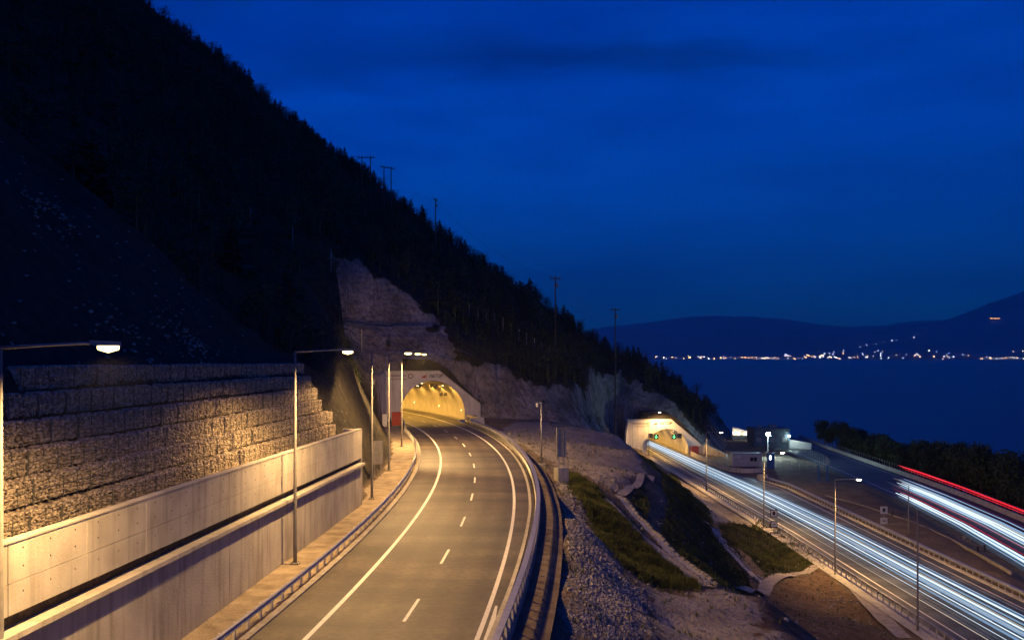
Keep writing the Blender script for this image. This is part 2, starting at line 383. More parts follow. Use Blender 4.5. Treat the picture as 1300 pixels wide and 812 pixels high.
FT = np.array([(-17.6, -30), (-12.4, 77), (-13.6, 84), (-13.4, 97), (-14.6, 115), (-17, 133), (-20.5, 152), (-23.4, 172.7),
  (-5.9, 179.0), (2, 181), (10, 186), (18, 198), (25, 222), (29, 250), (31.5, 268), (32.6, 270), (55, 270), (60, 275), (66, 290), (72, 318), (80, 345), (95, 420), (100, 600)], float)
HILLPOLY = np.vstack([FT, [(-600, 600), (-600, -30)]])
def inpoly(X, Y, P):
    ins = np.zeros(np.shape(X), bool); n = len(P)
    for i in range(n):
        x1, y1 = P[i]; x2, y2 = P[(i + 1) % n]
        if y1 == y2: continue
        c = ((y1 > Y) != (y2 > Y)) & (X < (x2 - x1) * (Y - y1) / (y2 - y1) + x1); ins ^= c
    return ins
def pline(X, Y, P, closed=False):
    best = np.full(np.shape(X), 1e9); px = np.zeros(np.shape(X)); py = np.zeros(np.shape(X)); n = len(P)
    for i in range(n if closed else n - 1):
        a = P[i]; b = P[(i + 1) % n]; e = b - a; L = (e ** 2).sum()
        t = np.clip(((X - a[0]) * e[0] + (Y - a[1]) * e[1]) / L, 0, 1)
        qx = a[0] + t * e[0]; qy = a[1] + t * e[1]; d = np.hypot(X - qx, Y - qy); m = d < best
        best = np.where(m, d, best); px = np.where(m, qx, px); py = np.where(m, qy, py)
    return best, px, py
_ftz = plat(FT[:, 0], FT[:, 1])
_ftz[:9] = -0.06; _ftz[15:] = -16.1; _ftz[14] = -12
def T(X, Y, full=False):
    X = np.asarray(X, float); Y = np.asarray(Y, float)
    N = natural(X, Y); pl = plat(X, Y)
    d, px, py = pline(X, Y, FT); hill = inpoly(X, Y, HILLPOLY); d = np.where(hill, d, -d)
    pf = plat(px, py); pf = np.where(px < XR(py) + 0.5, -0.06, pf); pf = np.where(px > 32, -16.1, pf)
    gen = np.interp(d, [0, 0.5, 8, 80], [0, 0.4, 15.5, 160])
    gen2 = np.interp(d, [0, 1, 6, 9, 80], [0, 0.5, 7, 22, 300])
    gen = np.where(px > -2, gen2, gen)
    lA = (X - OA[0]) * WA[0] + (Y - OA[1]) * WA[1]
    lB = (X - OB[0])
    gen = gen * (1 + 1.6 * sstep(17, 21, -lA) * sstep(150, 165, Y) * sstep(3, 7, d))
    fa = np.interp(lA, [-9.2, 1.3, 9.35], [9.2, 9.2, 2.9]) - 0.35
    fb = np.interp(lB, [-11.6, 1.1, 10.3], [10.0, 10.0, 2.4]) - 0.35
    rA = np.interp(d, [0, 14, 18, 27, 31, 90], [8.0, 18.2, 18.7, 33, 60, 300]); rA = np.where(d < 5, np.interp(d, [0, .6, 1.1, 2.2], [0, 0, 1, 1]) * (fa + (rA - fa) * sstep(2.2, 5, d)), rA)
    rB = np.interp(d, [0, 20, 90], [9.0, 30, 120]); rB = np.where(d < 5, np.interp(d, [0, .6, 1.1, 2.2], [0, 0, 1, 1]) * (fb + (rB - fb) * sstep(2.2, 5, d)), rB)
    nearA = (sstep(-20, -14, lA) * (1 - sstep(10.5, 14, lA))) * (Y > 165) * (Y < 260)
    nearB = (sstep(-14, -12.2, lB) * (1 - sstep(10.6, 13.5, lB))) * (Y > 262)
    rise = gen * (1 - nearA) + rA * nearA; rise = rise * (1 - nearB) + rB * nearB
    rn = 1.3 * fbm(X / 7, Y / 5, 4, 31) * sstep(3, 8, d)
    cut = pf + rise + rn; cut = cut + 6 * np.clip(cut - 33.5 + 3 * fbm(X / 8, Y / 8, 3, 15), 0, 99) * (Y > 150)
    z = np.where(d > 0, np.minimum(np.maximum(N, pf), cut), pl)
    # behind the retaining wall and the gabions
    o = Xw(Y) - X
    g = np.interp(o, [-50, 0.9, 1.25, 2.6, 5.0, 5.6, 150], [0, 0, 5.0, 5.0, 11.4, 11.6, 11.6 + 1.05 * 144.4]) + 0.5 * fbm(X / 3, Y / 3, 3, 41) * sstep(6, 9, o) + 3.2 * fbm(X / 9, Y / 11, 3, 44) * sstep(8, 15, o)
    wg = 1 - sstep(77.5, 83, Y)
    zg = np.minimum(g, np.maximum(N, 0)); z = np.where((o > 0.1) & (d > 0), z * (1 - wg) + zg * wg, z)
    if full:
        cutz = np.where(wg > .5, g, cut)
        return z, N - cutz, np.where(d > 0, np.minimum(d, np.where(o > .1, d, (N - pf) * .6)), d)
    return z
def T1(x, y): return float(T(np.array([x]), np.array([y]))[0])

def ray_ground(px, py, y0=22.0, y1=420.0):
    # where the sight line of a point in the picture meets the modelled ground
    Y = np.arange(y0, y1, 0.25); X = (px - 650) / 1200 * Y; Z = 12 - (py - 452) / 1200 * Y
    h = T(X, Y); k = np.argmax(Z <= h)
    if not (Z <= h).any(): k = len(Y) - 1
    return (float(X[k]), float(Y[k]), float(h[k]))

# ------------------------------------------------------------------ terrain mesh
gx = np.concatenate([np.arange(-260, -46, 4.0), np.arange(-46, 62, 0.7), np.arange(62, 112, 1.5), np.arange(112, 220, 6.0)])
gy = np.concatenate([np.arange(-12, 24, 4.0), np.arange(24, 130, 0.8), np.arange(130, 292, 1.1), np.arange(292, 372, 2.0), np.arange(372, 520, 8.0)])
GX, GY = np.meshgrid(gx, gy)
GZ, ROCK, DF = T(GX, GY, True)
nx, ny = len(gx), len(gy)
V = np.stack([GX.ravel(), GY.ravel(), GZ.ravel()], 1)
ii = np.arange((ny - 1) * (nx - 1)); r_ = ii // (nx - 1); c_ = ii % (nx - 1); a_ = r_ * nx + c_
F = np.stack([a_, a_ + 1, a_ + nx + 1, a_ + nx], 1)
CX = V[F, 0].mean(1); CY = V[F, 1].mean(1)
lA = (CX - OA[0]) * WA[0] + (CY - OA[1]) * WA[1]; dA = (CX - OA[0]) * UA[0] + (CY - OA[1]) * UA[1]
lB = CX - OB[0]; dB = CY - OB[1]
hole = ((abs(lA) < 7.0) & (dA > -0.6) & (dA < 1.9)) | ((abs(lB) < 6.9) & (dB > -0.6) & (dB < 1.9))
F = F[~hole]; CX = CX[~hole]; CY = CY[~hole]
hillf = (DF.ravel()[F].mean(1) > 0)

PX = lambda pts: np.array([ray_ground(*p)[:2] for p in pts])
Z_GRASS = [PX([(722, 600), (745, 612), (772, 640), (800, 668), (850, 718), (888, 747), (832, 744), (796, 722), (770, 690), (750, 660), (730, 628)]),
           PX([(838, 602), (852, 598), (905, 662), (955, 748), (940, 752), (905, 742), (860, 700), (838, 672), (848, 650), (842, 620)]),
           PX([(800, 632), (818, 612), (824, 640), (820, 662)]),
           PX([(913, 670), (968, 657), (1042, 710), (1000, 728), (975, 738)]),
           PX([(812, 578), (826, 584), (880, 640), (905, 668), (900, 672), (850, 612)])]
Z_GRAVEL = [PX([(706, 612), (722, 606), (740, 645), (775, 700), (800, 738), (826, 748), (834, 812), (722, 812), (722, 700), (716, 650)])]
Z_PALE = [PX([(828, 748), (930, 752), (965, 770), (1000, 812), (834, 812)]),
          PX([(822, 576), (868, 602), (962, 660), (905, 668), (880, 634), (846, 600)]),
          PX([(655, 545), (740, 548), (800, 575), (828, 606), (785, 628), (735, 600), (700, 575)])]
Z_PALE.append(np.array([(-2.5, 150), (0, 177), (10, 184), (17, 194), (23, 212), (24, 190), (20, 150), (17, 120), (6, 108)], float))
Z_SOIL = [PX([(985, 742), (1040, 722), (1080, 752), (1130, 800), (1150, 812), (960, 812), (970, 760)])]
def sdist(X, Y, polys):
    r = np.full(X.shape, -30.0)
    for P in polys:
        d, _, _ = pline(X, Y, P, True); r = np.maximum(r, np.where(inpoly(X, Y, P), d, -d))
    return r
vx, vy = V[:, 0], V[:, 1]
sel = (vx > -10) & (vx < 62) & (vy < 290)
attrs = {'rock': np.clip(ROCK.ravel(), -20, 20), 'foot': np.clip(DF.ravel(), -60, 60)}
for nm, polys in (('zgrass', Z_GRASS), ('zgravel', Z_GRAVEL), ('zpale', Z_PALE), ('zsoil', Z_SOIL)):
    a = np.full(len(V), -30.0); a[sel] = sdist(vx[sel], vy[sel], polys); attrs[nm] = a
left = sstep(0, 1, (176 - vy) / 8.0) * (1 - sstep(-4, 4, (vx - OA[0]) * WA[0] + (vy - OA[1]) * WA[1] + 18.0 + 11 * fbm(vx / 9, vy / 9, 4, 2)) * (vy > 165)) * (vx < 0)
attrs['net'] = left

def ground_material(name):
    m = bpy.data.materials.new(name); m.use_nodes = True
    n, l = m.node_tree.nodes, m.node_tree.links; b = n['Principled BSDF']; b.inputs['Roughness'].default_value = 0.95
    b.inputs['Specular IOR Level'].default_value = 0.15
    g = n.new('ShaderNodeNewGeometry')
    def noise(sc, det=5, vec=None):
        t = n.new('ShaderNodeTexNoise'); t.inputs['Scale'].default_value = sc; t.inputs['Detail'].default_value = det
        l.new(vec or g.outputs['Position'], t.inputs['Vector']); return t.outputs['Fac']
    def rng(x, a, b_, c=0, d=1):
        t = n.new('ShaderNodeMapRange'); t.inputs[1].default_value = a; t.inputs[2].default_value = b_; t.inputs[3].default_value = c; t.inputs[4].default_value = d
        l.new(x, t.inputs[0]); return t.outputs[0]
    def mix(f, A, B, mode='MIX'):
        t = n.new('ShaderNodeMix'); t.data_type = 'RGBA'; t.blend_type = mode
        if isinstance(f, (int, float)): t.inputs[0].default_value = f
        else: l.new(f, t.inputs[0])
        for s, v in ((6, A), (7, B)):
            if isinstance(v, tuple): t.inputs[s].default_value = (*v, 1)
            else: l.new(v, t.inputs[s])
        return t.outputs[2]
    def math_(op, A, B):
        t = n.new('ShaderNodeMath'); t.operation = op
        for s, v in ((0, A), (1, B)):
            if isinstance(v, (int, float)): t.inputs[s].default_value = v
            else: l.new(v, t.inputs[s])
        return t.outputs[0]
    def at(nm):
        t = n.new('ShaderNodeAttribute'); t.attribute_name = nm; return t.outputs['Fac']
    wob = math_('MULTIPLY', math_('SUBTRACT', noise(0.22, 9), 0.52), 13.0)
    wob2 = math_('MULTIPLY', math_('SUBTRACT', noise(0.9, 8), 0.5), 3.4)
    def zone(nm, w, s=0.25): return rng(math_('ADD', at(nm), w), -s, s)
    soil = mix(rng(noise(0.35, 8), 0.35, 0.65), (0.25, 0.19, 0.14), (0.15, 0.115, 0.085))
    soil = mix(rng(noise(3.0, 6), 0.3, 0.7), soil, mix(0.5, soil, (0.07, 0.055, 0.04)))
    pale = mix(rng(noise(0.5, 8), 0.35, 0.65), (0.38, 0.34, 0.30), (0.27, 0.235, 0.20))
    grav = mix(rng(noise(5, 4), 0.4, 0.6), (0.30, 0.275, 0.25), (0.14, 0.125, 0.11))
    gras = mix(rng(noise(0.6, 6), 0.4, 0.6), (0.060, 0.066, 0.022), (0.045, 0.035, 0.022))
    brown = mix(rng(noise(0.9, 7), 0.35, 0.65), (0.20, 0.13, 0.08), (0.11, 0.07, 0.045))
    c = mix(zone('zpale', wob2), soil, pale)
    c = mix(zone('zsoil', wob2), c, brown)
    c = mix(zone('zgravel', wob2), c, grav)
    c = mix(zone('zgrass', wob2), c, gras)
    # rock cuttings and forest floor
    mpn = n.new('ShaderNodeMapping'); mpn.inputs['Scale'].default_value = (1, 1, 0.35); l.new(g.outputs['Position'], mpn.inputs['Vector'])
    rock = mix(rng(noise(0.22, 9, mpn.outputs[0]), 0.35, 0.65), (0.42, 0.36, 0.30), (0.17, 0.145, 0.125))
    rock = mix(rng(noise(1.6, 8, mpn.outputs[0]), 0.45, 0.62), rock, mix(0.6, rock, (0.09, 0.075, 0.06)))
    # faint grid of the netting with its ties over the cut beside the road
    vo = n.new('ShaderNodeTexVoronoi'); vo.inputs['Scale'].default_value = 0.9; l.new(g.outputs['Position'], vo.inputs['Vector'])
    netc = mix(rng(noise(1.2, 7), 0.35, 0.65), (0.055, 0.049, 0.041), (0.032, 0.029, 0.025))
    netc = mix(rng(vo.outputs['Distance'], 0.07, 0.11), (0.24, 0.24, 0.24), netc)
    rock = mix(at('net'), rock, netc)
    floor = mix(rng(noise(0.5, 6), 0.4, 0.6), (0.030, 0.032, 0.018), (0.055, 0.045, 0.03))
    hill = mix(zone('rock', wob, 0.4), floor, rock)
    c = mix(rng(at('foot'), -0.2, 0.4), c, hill)
    l.new(c, b.inputs['Base Color'])
    h = math_('ADD', noise(2.0, 8), math_('MULTIPLY', noise(9.0, 5), 0.4))
    mpl = n.new('ShaderNodeMapping'); mpl.inputs['Scale'].default_value = (0.45, 0.45, 0.75); mpl.inputs['Rotation'].default_value = (R(14), R(-10), 0); l.new(g.outputs['Position'], mpl.inputs['Vector'])
    vb = n.new('ShaderNodeTexVoronoi'); vb.feature = 'F1'; vb.inputs['Scale'].default_value = 1.0; l.new(mpl.outputs[0], vb.inputs['Vector'])
    hl = math_('MULTIPLY', math_('MULTIPLY', vb.outputs['Distance'], rng(at('foot'), 0.5, 2.0)), 1.1)
    h = math_('ADD', h, hl)
    bp = n.new('ShaderNodeBump'); bp.inputs['Strength'].default_value = 1.0; bp.inputs['Distance'].default_value = 0.45
    l.new(h, bp.inputs['Height']); l.new(bp.outputs[0], b.inputs['Normal'])
    return m
M['ground'] = ground_material('ground soil rock and grass')
def terrain_part(name, mask):
    f = F[mask]; u, inv = np.unique(f, return_inverse=True)
    me = bigmesh(name, V[u], inv.reshape(f.shape))
    for k, a in attrs.items():
        at = me.attributes.new(k, 'FLOAT', 'POINT'); at.data.foreach_set('value', a[u].astype(np.float32))
    me.polygons.foreach_set('use_smooth', np.ones(len(me.polygons), bool))
    o = link(name, me, 'ground'); o['kind'] = 'structure'; return o
terrain_part('hillside', hillf); terrain_part('ground', ~hillf)

# ------------------------------------------------------------------ sea and far shore
def sea_mat():
    def f(m, n, l, b, mpn, colout):
        g = n.new('ShaderNodeNewGeometry'); mp2 = n.new('ShaderNodeMapping'); mp2.inputs['Scale'].default_value = (0.05, 0.12, 1)
        l.new(g.outputs['Position'], mp2.inputs['Vector'])
        ns = n.new('ShaderNodeTexNoise'); ns.inputs['Scale'].default_value = 1.5; ns.inputs['Detail'].default_value = 6; l.new(mp2.outputs[0], ns.inputs['Vector'])
        bp = n.new('ShaderNodeBump'); bp.inputs['Strength'].default_value = 0.6; bp.inputs['Distance'].default_value = 0.8
        l.new(ns.outputs['Fac'], bp.inputs['Height']); l.new(bp.outputs[0], b.inputs['Normal'])
    return mat('sea water', (0.006, 0.02, 0.05), 0.34, spec=0.5, extra=f)
M['sea'] = sea_mat()
sx = [-9000, -3000, -600, 0, 60, 200, 600, 2000, 6000, 20000]; sy = [-300, 200, 500, 1000, 2000, 4000, 8000, 13000, 22000]
me = bigmesh('sea', np.array([(a, b, -34) for b in sy for a in sx], float),
             np.array([(r * len(sx) + c, r * len(sx) + c + 1, (r + 1) * len(sx) + c + 1, (r + 1) * len(sx) + c) for r in range(len(sy) - 1) for c in range(len(sx) - 1)]))
tag(link('sea', me, 'sea'), kind='structure')
M['far_hill'] = mat('far hillside', (0.26, 0.27, 0.27), 0.95, color2=(0.16, 0.17, 0.175), scale=0.0012, coords='World')
def far_hills(name, x, ridge, yshore, depth, ridge_d, seed):
    # x: world X samples; ridge(x) -> height above sea at the ridge
    ts = np.array([0, .02, .08, .2, .35, .5, .7, .85, 1.0, 1.2, 1.5]); vs = []
    for t in ts:
        for xx in x:
            h = ridge(xx) * np.interp(t, [0, .02, .2, .5, 1, 1.5], [0, .015, .14, .5, 1, .2])
            yy = yshore + t * ridge_d
            h = h * (1 + 0.30 * float(fbm(np.array(xx / 900.), np.array(yy / 900.), 4, seed)) * (1 if t < .9 else .3))
            vs.append((xx, yy, -34.5 + h))
    n = len(x)
    fs = np.array([(r * n + c, r * n + c + 1, (r + 1) * n + c + 1, (r + 1) * n + c) for r in range(len(ts) - 1) for c in range(n - 1)])
    me = bigmesh(name, np.array(vs), fs); me.polygons.foreach_set('use_smooth', np.ones(len(me.polygons), bool))
    return tag(link(name, me, 'far_hill'), kind='structure')
def px_ridge(pts, D):
    X = [(p[0] - 650) / 1200 * D for p in pts]; Z = [12 - (p[1] - 452) / 1200 * D + 34 for p in pts]
    return lambda x: float(np.interp(x, X, Z)) * (1 + 0.05 * float(fbm(np.array(x / 700.), np.array(0.5), 4, 77)))
far_hills('far_hills', np.arange(-3500, 12500, 180.), px_ridge([(300, 440), (640, 432), (740, 420), (820, 408), (880, 401), (930, 400), (985, 404), (1040, 412), (1090, 416), (1150, 410), (1300, 400), (1500, 380)], 19500), 13600, 1, 5900, 4)
far_hills('far_mountain', np.arange(4300, 12500, 150.), px_ridge([(960, 456), (1040, 440), (1090, 424), (1140, 413), (1190, 408), (1235, 394), (1270, 384), (1300, 371), (1360, 340), (1450, 300), (1600, 280)], 16500), 13000, 1, 3500, 14)

# far town: small houses with one lit window front
def house_mesh(wm):
    w, d_, h = 10, 9, 7
    b = MB().box((0, 0, h / 2), (w, d_, h)); b.add([(-w / 2, -d_ / 2, h), (w / 2, -d_ / 2, h), (w / 2, d_ / 2, h), (-w / 2, d_ / 2, h), (-w / 2, 0, h + 3), (w / 2, 0, h + 3)], [(0, 1, 5, 4), (2, 3, 4, 5), (0, 4, 3), (1, 2, 5)])
    k = len(b.f); b.box((0, -d_ / 2 - 0.2, h * .5), (w * .85, 0.3, h * .6)); me = b.mesh('far_house')
    me.materials.append(M['far_wall']); me.materials.append(M[wm])
    for p in me.polygons:
        if p.index >= k: p.material_index = 1
    return me
HM = {'w': house_mesh('win_warm'), 'c': house_mesh('win_cool')}
r2 = np.random.default_rng(5)
def far_house(px, py, D, kind, k):
    o = bpy.data.objects.new('far_house', HM[kind]); COL.objects.link(o)
    o.location = ((px - 650) / 1200 * D, D, 12 - (py - 452) / 1200 * D - 4); s = float(r2.choice([.55, .7, .85, 1.0, 1.3])); o.scale = (s, s, s)
    tag(o, 'tiny far house with a %s lit window in the town across the water' % ('warm orange' if kind == 'w' else 'cool white'), 'house', 'lit houses of the town on the far shore' if kind == 'c' else 'warm lit houses on the far shore')
for i in range(170):
    a = r2.random()
    if a < .34: px = r2.uniform(832, 1000)
    elif a < .55: px = r2.uniform(1000, 1075)
    else: px = r2.uniform(1075, 1300)
    py = 455.2 - abs(r2.normal(0, 1)) * (1.9 if px < 990 else (3.6 if px < 1060 else 5.0)); py = max(py, 438)
    far_house(px, py, 13100 + (454.5 - py) * 60, 'w' if r2.random() < .42 else 'c', i)
for px, py in ((1082, 441), (1100, 437), (1122, 434), (1138, 431), (1132, 432), (1160, 428), (1166, 424), (1092, 440), (1112, 436)): far_house(px, py, 14300, 'c', 0)
me = MB().box((0, 0, 10), (150, 20, 20)).mesh('hill_lights'); me.materials.append(M['win_warm'])
bld = thing('hillside_building', 'bright orange lit building alone high on the far mountain at right', 'building', ((1263 - 650) / 1200 * 15700, 15700, 12 + 48 / 1200 * 15700 - 14))
link('facade', MB().box((0, 0, 14), (190, 24, 30)), 'far_wall', bld)
for k in range(3): link('lit_window', MB().box((-62 + 62 * k, -13, 14), (46, 3, 11)), 'win_orange', bld)

# ------------------------------------------------------------------ upper road
def ribbon(name, pts_l, pts_r, m, kind='structure', across=None, parent=None, n=1, z=None):
    pts_l = np.array(pts_l, float); pts_r = np.array(pts_r, float); N = len(pts_l); vs = []; at = []
    for i in range(N):
        for k in range(n + 1):
            t = k / n; vs.append(pts_l[i] * (1 - t) + pts_r[i] * t)
            if across: at.append(across[0] * (1 - t) + across[1] * t)
    fs = np.array([(i * (n + 1) + k, i * (n + 1) + k + 1, (i + 1) * (n + 1) + k + 1, (i + 1) * (n + 1) + k) for i in range(N - 1) for k in range(n)])
    me = bigmesh(name, np.array(vs), fs)
    if across: me.attributes.new('across', 'FLOAT', 'POINT').data.foreach_set('value', np.array(at, np.float32))
    o = link(name, me, m, parent)
    if kind and not parent: o['kind'] = kind
    return o
NI = len(path)
ribbon('upper_road', [off(i, -6.1, 0) for i in range(NI)], [off(i, float(offR(path[i, 1])) - 0.15, 0) for i in range(NI)], 'asphalt', across=(-6.1, 5.3), n=6)
ribbon('edge_line', [off(i, -3.78, .005) for i in range(NI)], [off(i, -3.55, .005) for i in range(NI)], 'line')
ribbon('edge_line', [off(i, 3.5, .005) for i in range(NI)], [off(i, 3.72, .005) for i in range(NI)], 'line')
i0, i1 = idx(20), idx(47)
ribbon('gore_line', [off(i, float(np.interp(path[i, 1], [20, 47], [3.95, float(offR(47)) - .95])), .005) for i in range(i0, i1)],
       [off(i, float(np.interp(path[i, 1], [20, 34, 47], [4.1, 4.55, float(offR(47)) - .88])), .005) for i in range(i0, i1)], 'line')
Yd = 45.0 - 11.8 * 2
while True:
    i = idx(Yd) if Yd < 170 else None
    if Yd < 170: j = i
    else:
        j = j + 12
    if j + 4 >= NI: break
    b = MB().add([off(j - 2, -.08, .006), off(j - 2, .08, .006), off(j + 2, .08, .006), off(j + 2, -.08, .006)], [(0, 1, 2, 3)])
    tag(link('lane_dash', b, 'line'), kind='structure'); Yd += 11.8
# verge between rail and wall
ribbon('verge', [( (Xw(path[i, 1]) + .02 if path[i, 1] < 77 else off(i, -14)[0]), path[i, 1] if path[i, 1] < 77 else off(i, -14)[1], .0) for i in range(idx(165))],
       [off(i, -6.1, -.004) for i in range(idx(165))], 'verge', n=4)
# gutter kerb along the left verge and concrete kerb under the right barrier
tag(link('kerb', MB().sweep([off(i, -6.12, 0) for i in range(0, idx(168), 2)], [(-.15, -.1), (.12, -.1), (.12, .10), (-.15, .14)]), 'concrete_dirty'), kind='structure')
tag(link('kerb', MB().sweep([off(i, float(offR(path[i, 1])) - .52, 0) for i in range(0, idx(174), 2)], [(-.1, -.1), (.12, -.1), (.12, .05), (-.1, .05)]), 'concrete_pale'), kind='structure')

def guardrail(label, pts, side, post_step, group=None, h=0.78, kerb=False, cap=0.0, rail_h=None):
    """pts: ground points; side=+1 if the road lies to the left of travel (rail faces left)"""
    pts = [Vector(p) for p in pts]
    t = thing('guardrail', label, 'guardrail', tuple(pts[0]), 0, group)
    o0 = pts[0]; P = [tuple(p - o0) for p in pts]; s = -side
    H_ = h; h = rail_h or h
    prof = [(0, h - .33), (.03, h - .33), (.09, h - .27), (.09, h - .23), (.03, h - .18), (.03, h - .15), (.09, h - .10), (.09, h - .06), (.03, h), (0, h), (-.0, h - .05), (.05, h - .08), (-.01, h - .14), (-.01, h - .2), (.05, h - .25), (0, h - .29)]
    link('rail', MB().sweep(P, [(s * a, b) for a, b in prof]), 'steel', t)
    h = H_
    if cap: link('cap_rail', MB().sweep(P, [(-s * cap - s * .04, h - .02), (s * .0, h - .02), (s * .0, h + .05), (-s * cap - s * .04, h + .05)]), 'steel', t)
    pm = MB().box((0, 0, h / 2 - .1), (.11, .12, h + .1)).box((0, 0, h - .18), (.16, .1, .1)).mesh('post'); pm.materials.append(M['zinc'])
    L = 0; nxt = 0; cnt = 0
    for i in range(len(pts) - 1):
        a, b = pts[i], pts[i + 1]; d = (b - a).length
        while nxt <= L + d and cnt < 290:
            q = a + (b - a) * ((nxt - L) / d); dr = (b - a).normalized()
            ob = bpy.data.objects.new('post', pm); COL.objects.link(ob); ob.parent = t
            r = Vector((dr.y, -dr.x, 0)); w = q - o0 - r * (s * (.1 + cap * .5))
            ob.location = w; ob.rotation_euler = (0, 0, math.atan2(dr.y, dr.x) - math.pi / 2); nxt += post_step; cnt += 1
        L += d
    return t
guardrail('long steel guardrail curving along the left verge of the upper road', [off(i, -6.55, .0) for i in range(idx(22), idx(152), 2)], -1, 1.6)
tag(link('parapet_kerb', MB().sweep([off(i, float(offR(path[i, 1])) + .16, 0) for i in range(idx(20), idx(170), 2)], [(-.1, -.5), (.18, -.5), (.15, .12), (-.08, .12)]), 'concrete_dirty'), kind='structure')
guardrail('steel guardrail with broad cap curving along the right edge of the upper road', [off(i, float(offR(path[i, 1])), -.1) for i in range(idx(20), idx(170), 2)], 1, 1.35, h=1.08, cap=.26, rail_h=.66)
ribbon('verge', [off(i, float(offR(path[i, 1])) + .1, -.2) for i in range(idx(22), idx(168), 2)], [off(i, float(offR(path[i, 1])) + 1.95, -.40) for i in range(idx(22), idx(168), 2)], 'verge_brown', n=3)

# ------------------------------------------------------------------ left retaining wall
wall = thing('retaining_wall', 'long two tier concrete retaining wall below the gabions beside the left verge', 'wall', (-14.9, 24, 0))
def wloc(v): return (v[0] + 14.9, v[1] - 24, v[2])
ztop = lambda y: np.interp(y, [20, 76], [6.6, 6.1]); zbb = lambda y: np.interp(y, [20, 76], [4.5, 3.78]); zl = lambda y: np.interp(y, [20, 76], [4.02, 3.42])
ys = [18.5, 23, 27.6, 32.2, 36.8, 41.5, 46, 50.7, 55.3, 60, 64.5, 69, 73, 76.4]
dv = np.array([0.052, 1.0]); 
def slab(y0, y1, za, zb, f0, f1):
    """panel between y0..y1; za/zb functions for bottom and top; f0 front offset, f1 back offset (towards the hill)"""
    P = []
    for y in (y0, y1):
        for o_ in (f0, f1):
            for zf in (za, zb): P.append(wloc((Xw(y) - o_, y, float(zf(y)))))
    return MB().add(P, [(0, 1, 3, 2), (4, 6, 7, 5), (0, 4, 5, 1), (2, 3, 7, 6), (1, 5, 7, 3), (0, 2, 6, 4)])
for k in range(len(ys) - 1):
    a, b = ys[k] + .02, ys[k + 1] - .02
    zs = lambda y: zbb(y) + (ztop(y) - zbb(y)) * .44
    p = link('upper_panel', slab(a, b, zbb, lambda y: zs(y) - .012, 0, .35), 'concrete_pale', wall)
    link('upper_panel', slab(a, b, lambda y: zs(y) + .006, ztop, .004, .34), 'concrete_pale', wall)
    h = MB()
    for q in range(3):
        yy = a + (b - a) * (q + .5) / 3
        for zz in (float(zs(yy)) - .35, float(zs(yy)) + .4, float(ztop(yy)) - .25):
            h.box(wloc((Xw(yy) + .0, yy, zz)), (.02, .05, .05))
    link('tie_holes', h, 'hole', p)
for k in range(0, len(ys) - 1, 2):
    a, b = ys[k] + .015, ys[min(k + 2, len(ys) - 1)] - .015
    link('lower_panel', slab(a, b, lambda y: -.1, lambda y: zl(y) - .18, 0.0, .5), 'concrete', wall)
    link('ledge', slab(a - .01, b + .01, lambda y: zl(y) - .178, zl, -.31, .95), 'concrete_pale', wall)
link('gap_shade', slab(18, 76.6, lambda y: zl(y) + .002, lambda y: zbb(y) + .5, .352, .95), 'soil_dark', wall)  # dark soil colour stands in for the shade inside the open gap
link('coping', slab(18, 76.5, lambda y: ztop(y) + .002, lambda y: ztop(y) + .06, -.03, .38), 'concrete_pale', wall)
link('end_panel', MB().prism([(-1.9, -.1), (.02, -.1), (.02, 3.2), (-1.9, 3.2)], wloc((Xw(76.4), 76.45, 0)), (1, 0, 0), (0, 1, 0), .35), 'concrete', wall)
link('end_panel', MB().prism([(-1.5, 3.2), (-.0, 3.2), (-.0, 6.12), (-1.5, 6.12)], wloc((Xw(76.4), 76.42, 0)), (1, 0, 0), (0, 1, 0), .35), 'concrete_pale', wall)

# ------------------------------------------------------------------ gabions
def stone_unit(rs, e=.22):
    t = (1 + 5 ** .5) / 2
    v = np.array([(-1, t, 0), (1, t, 0), (-1, -t, 0), (1, -t, 0), (0, -1, t), (0, 1, t), (0, -1, -t), (0, 1, -t), (t, 0, -1), (t, 0, 1), (-t, 0, -1), (-t, 0, 1)], float) / 1.9
    return v * rs.uniform(1 - e, 1 + e, (12, 1))
ICOF = np.array([(0, 11, 5), (0, 5, 1), (0, 1, 7), (0, 7, 10), (0, 10, 11), (1, 5, 9), (5, 11, 4), (11, 10, 2), (10, 7, 6), (7, 1, 8), (3, 9, 4), (3, 4, 2), (3, 2, 6), (3, 6, 8), (3, 8, 9), (4, 9, 5), (2, 4, 11), (6, 2, 10), (8, 6, 7), (9, 8, 1)])
def rot_rand(rs):
    q = rs.normal(size=4); q /= np.linalg.norm(q); a, b, c, d = q
    return np.array([[1 - 2 * (c * c + d * d), 2 * (b * c - a * d), 2 * (b * d + a * c)], [2 * (b * c + a * d), 1 - 2 * (b * b + d * d), 2 * (c * d - a * b)], [2 * (b * d - a * c), 2 * (c * d + a * b), 1 - 2 * (b * b + c * c)]])
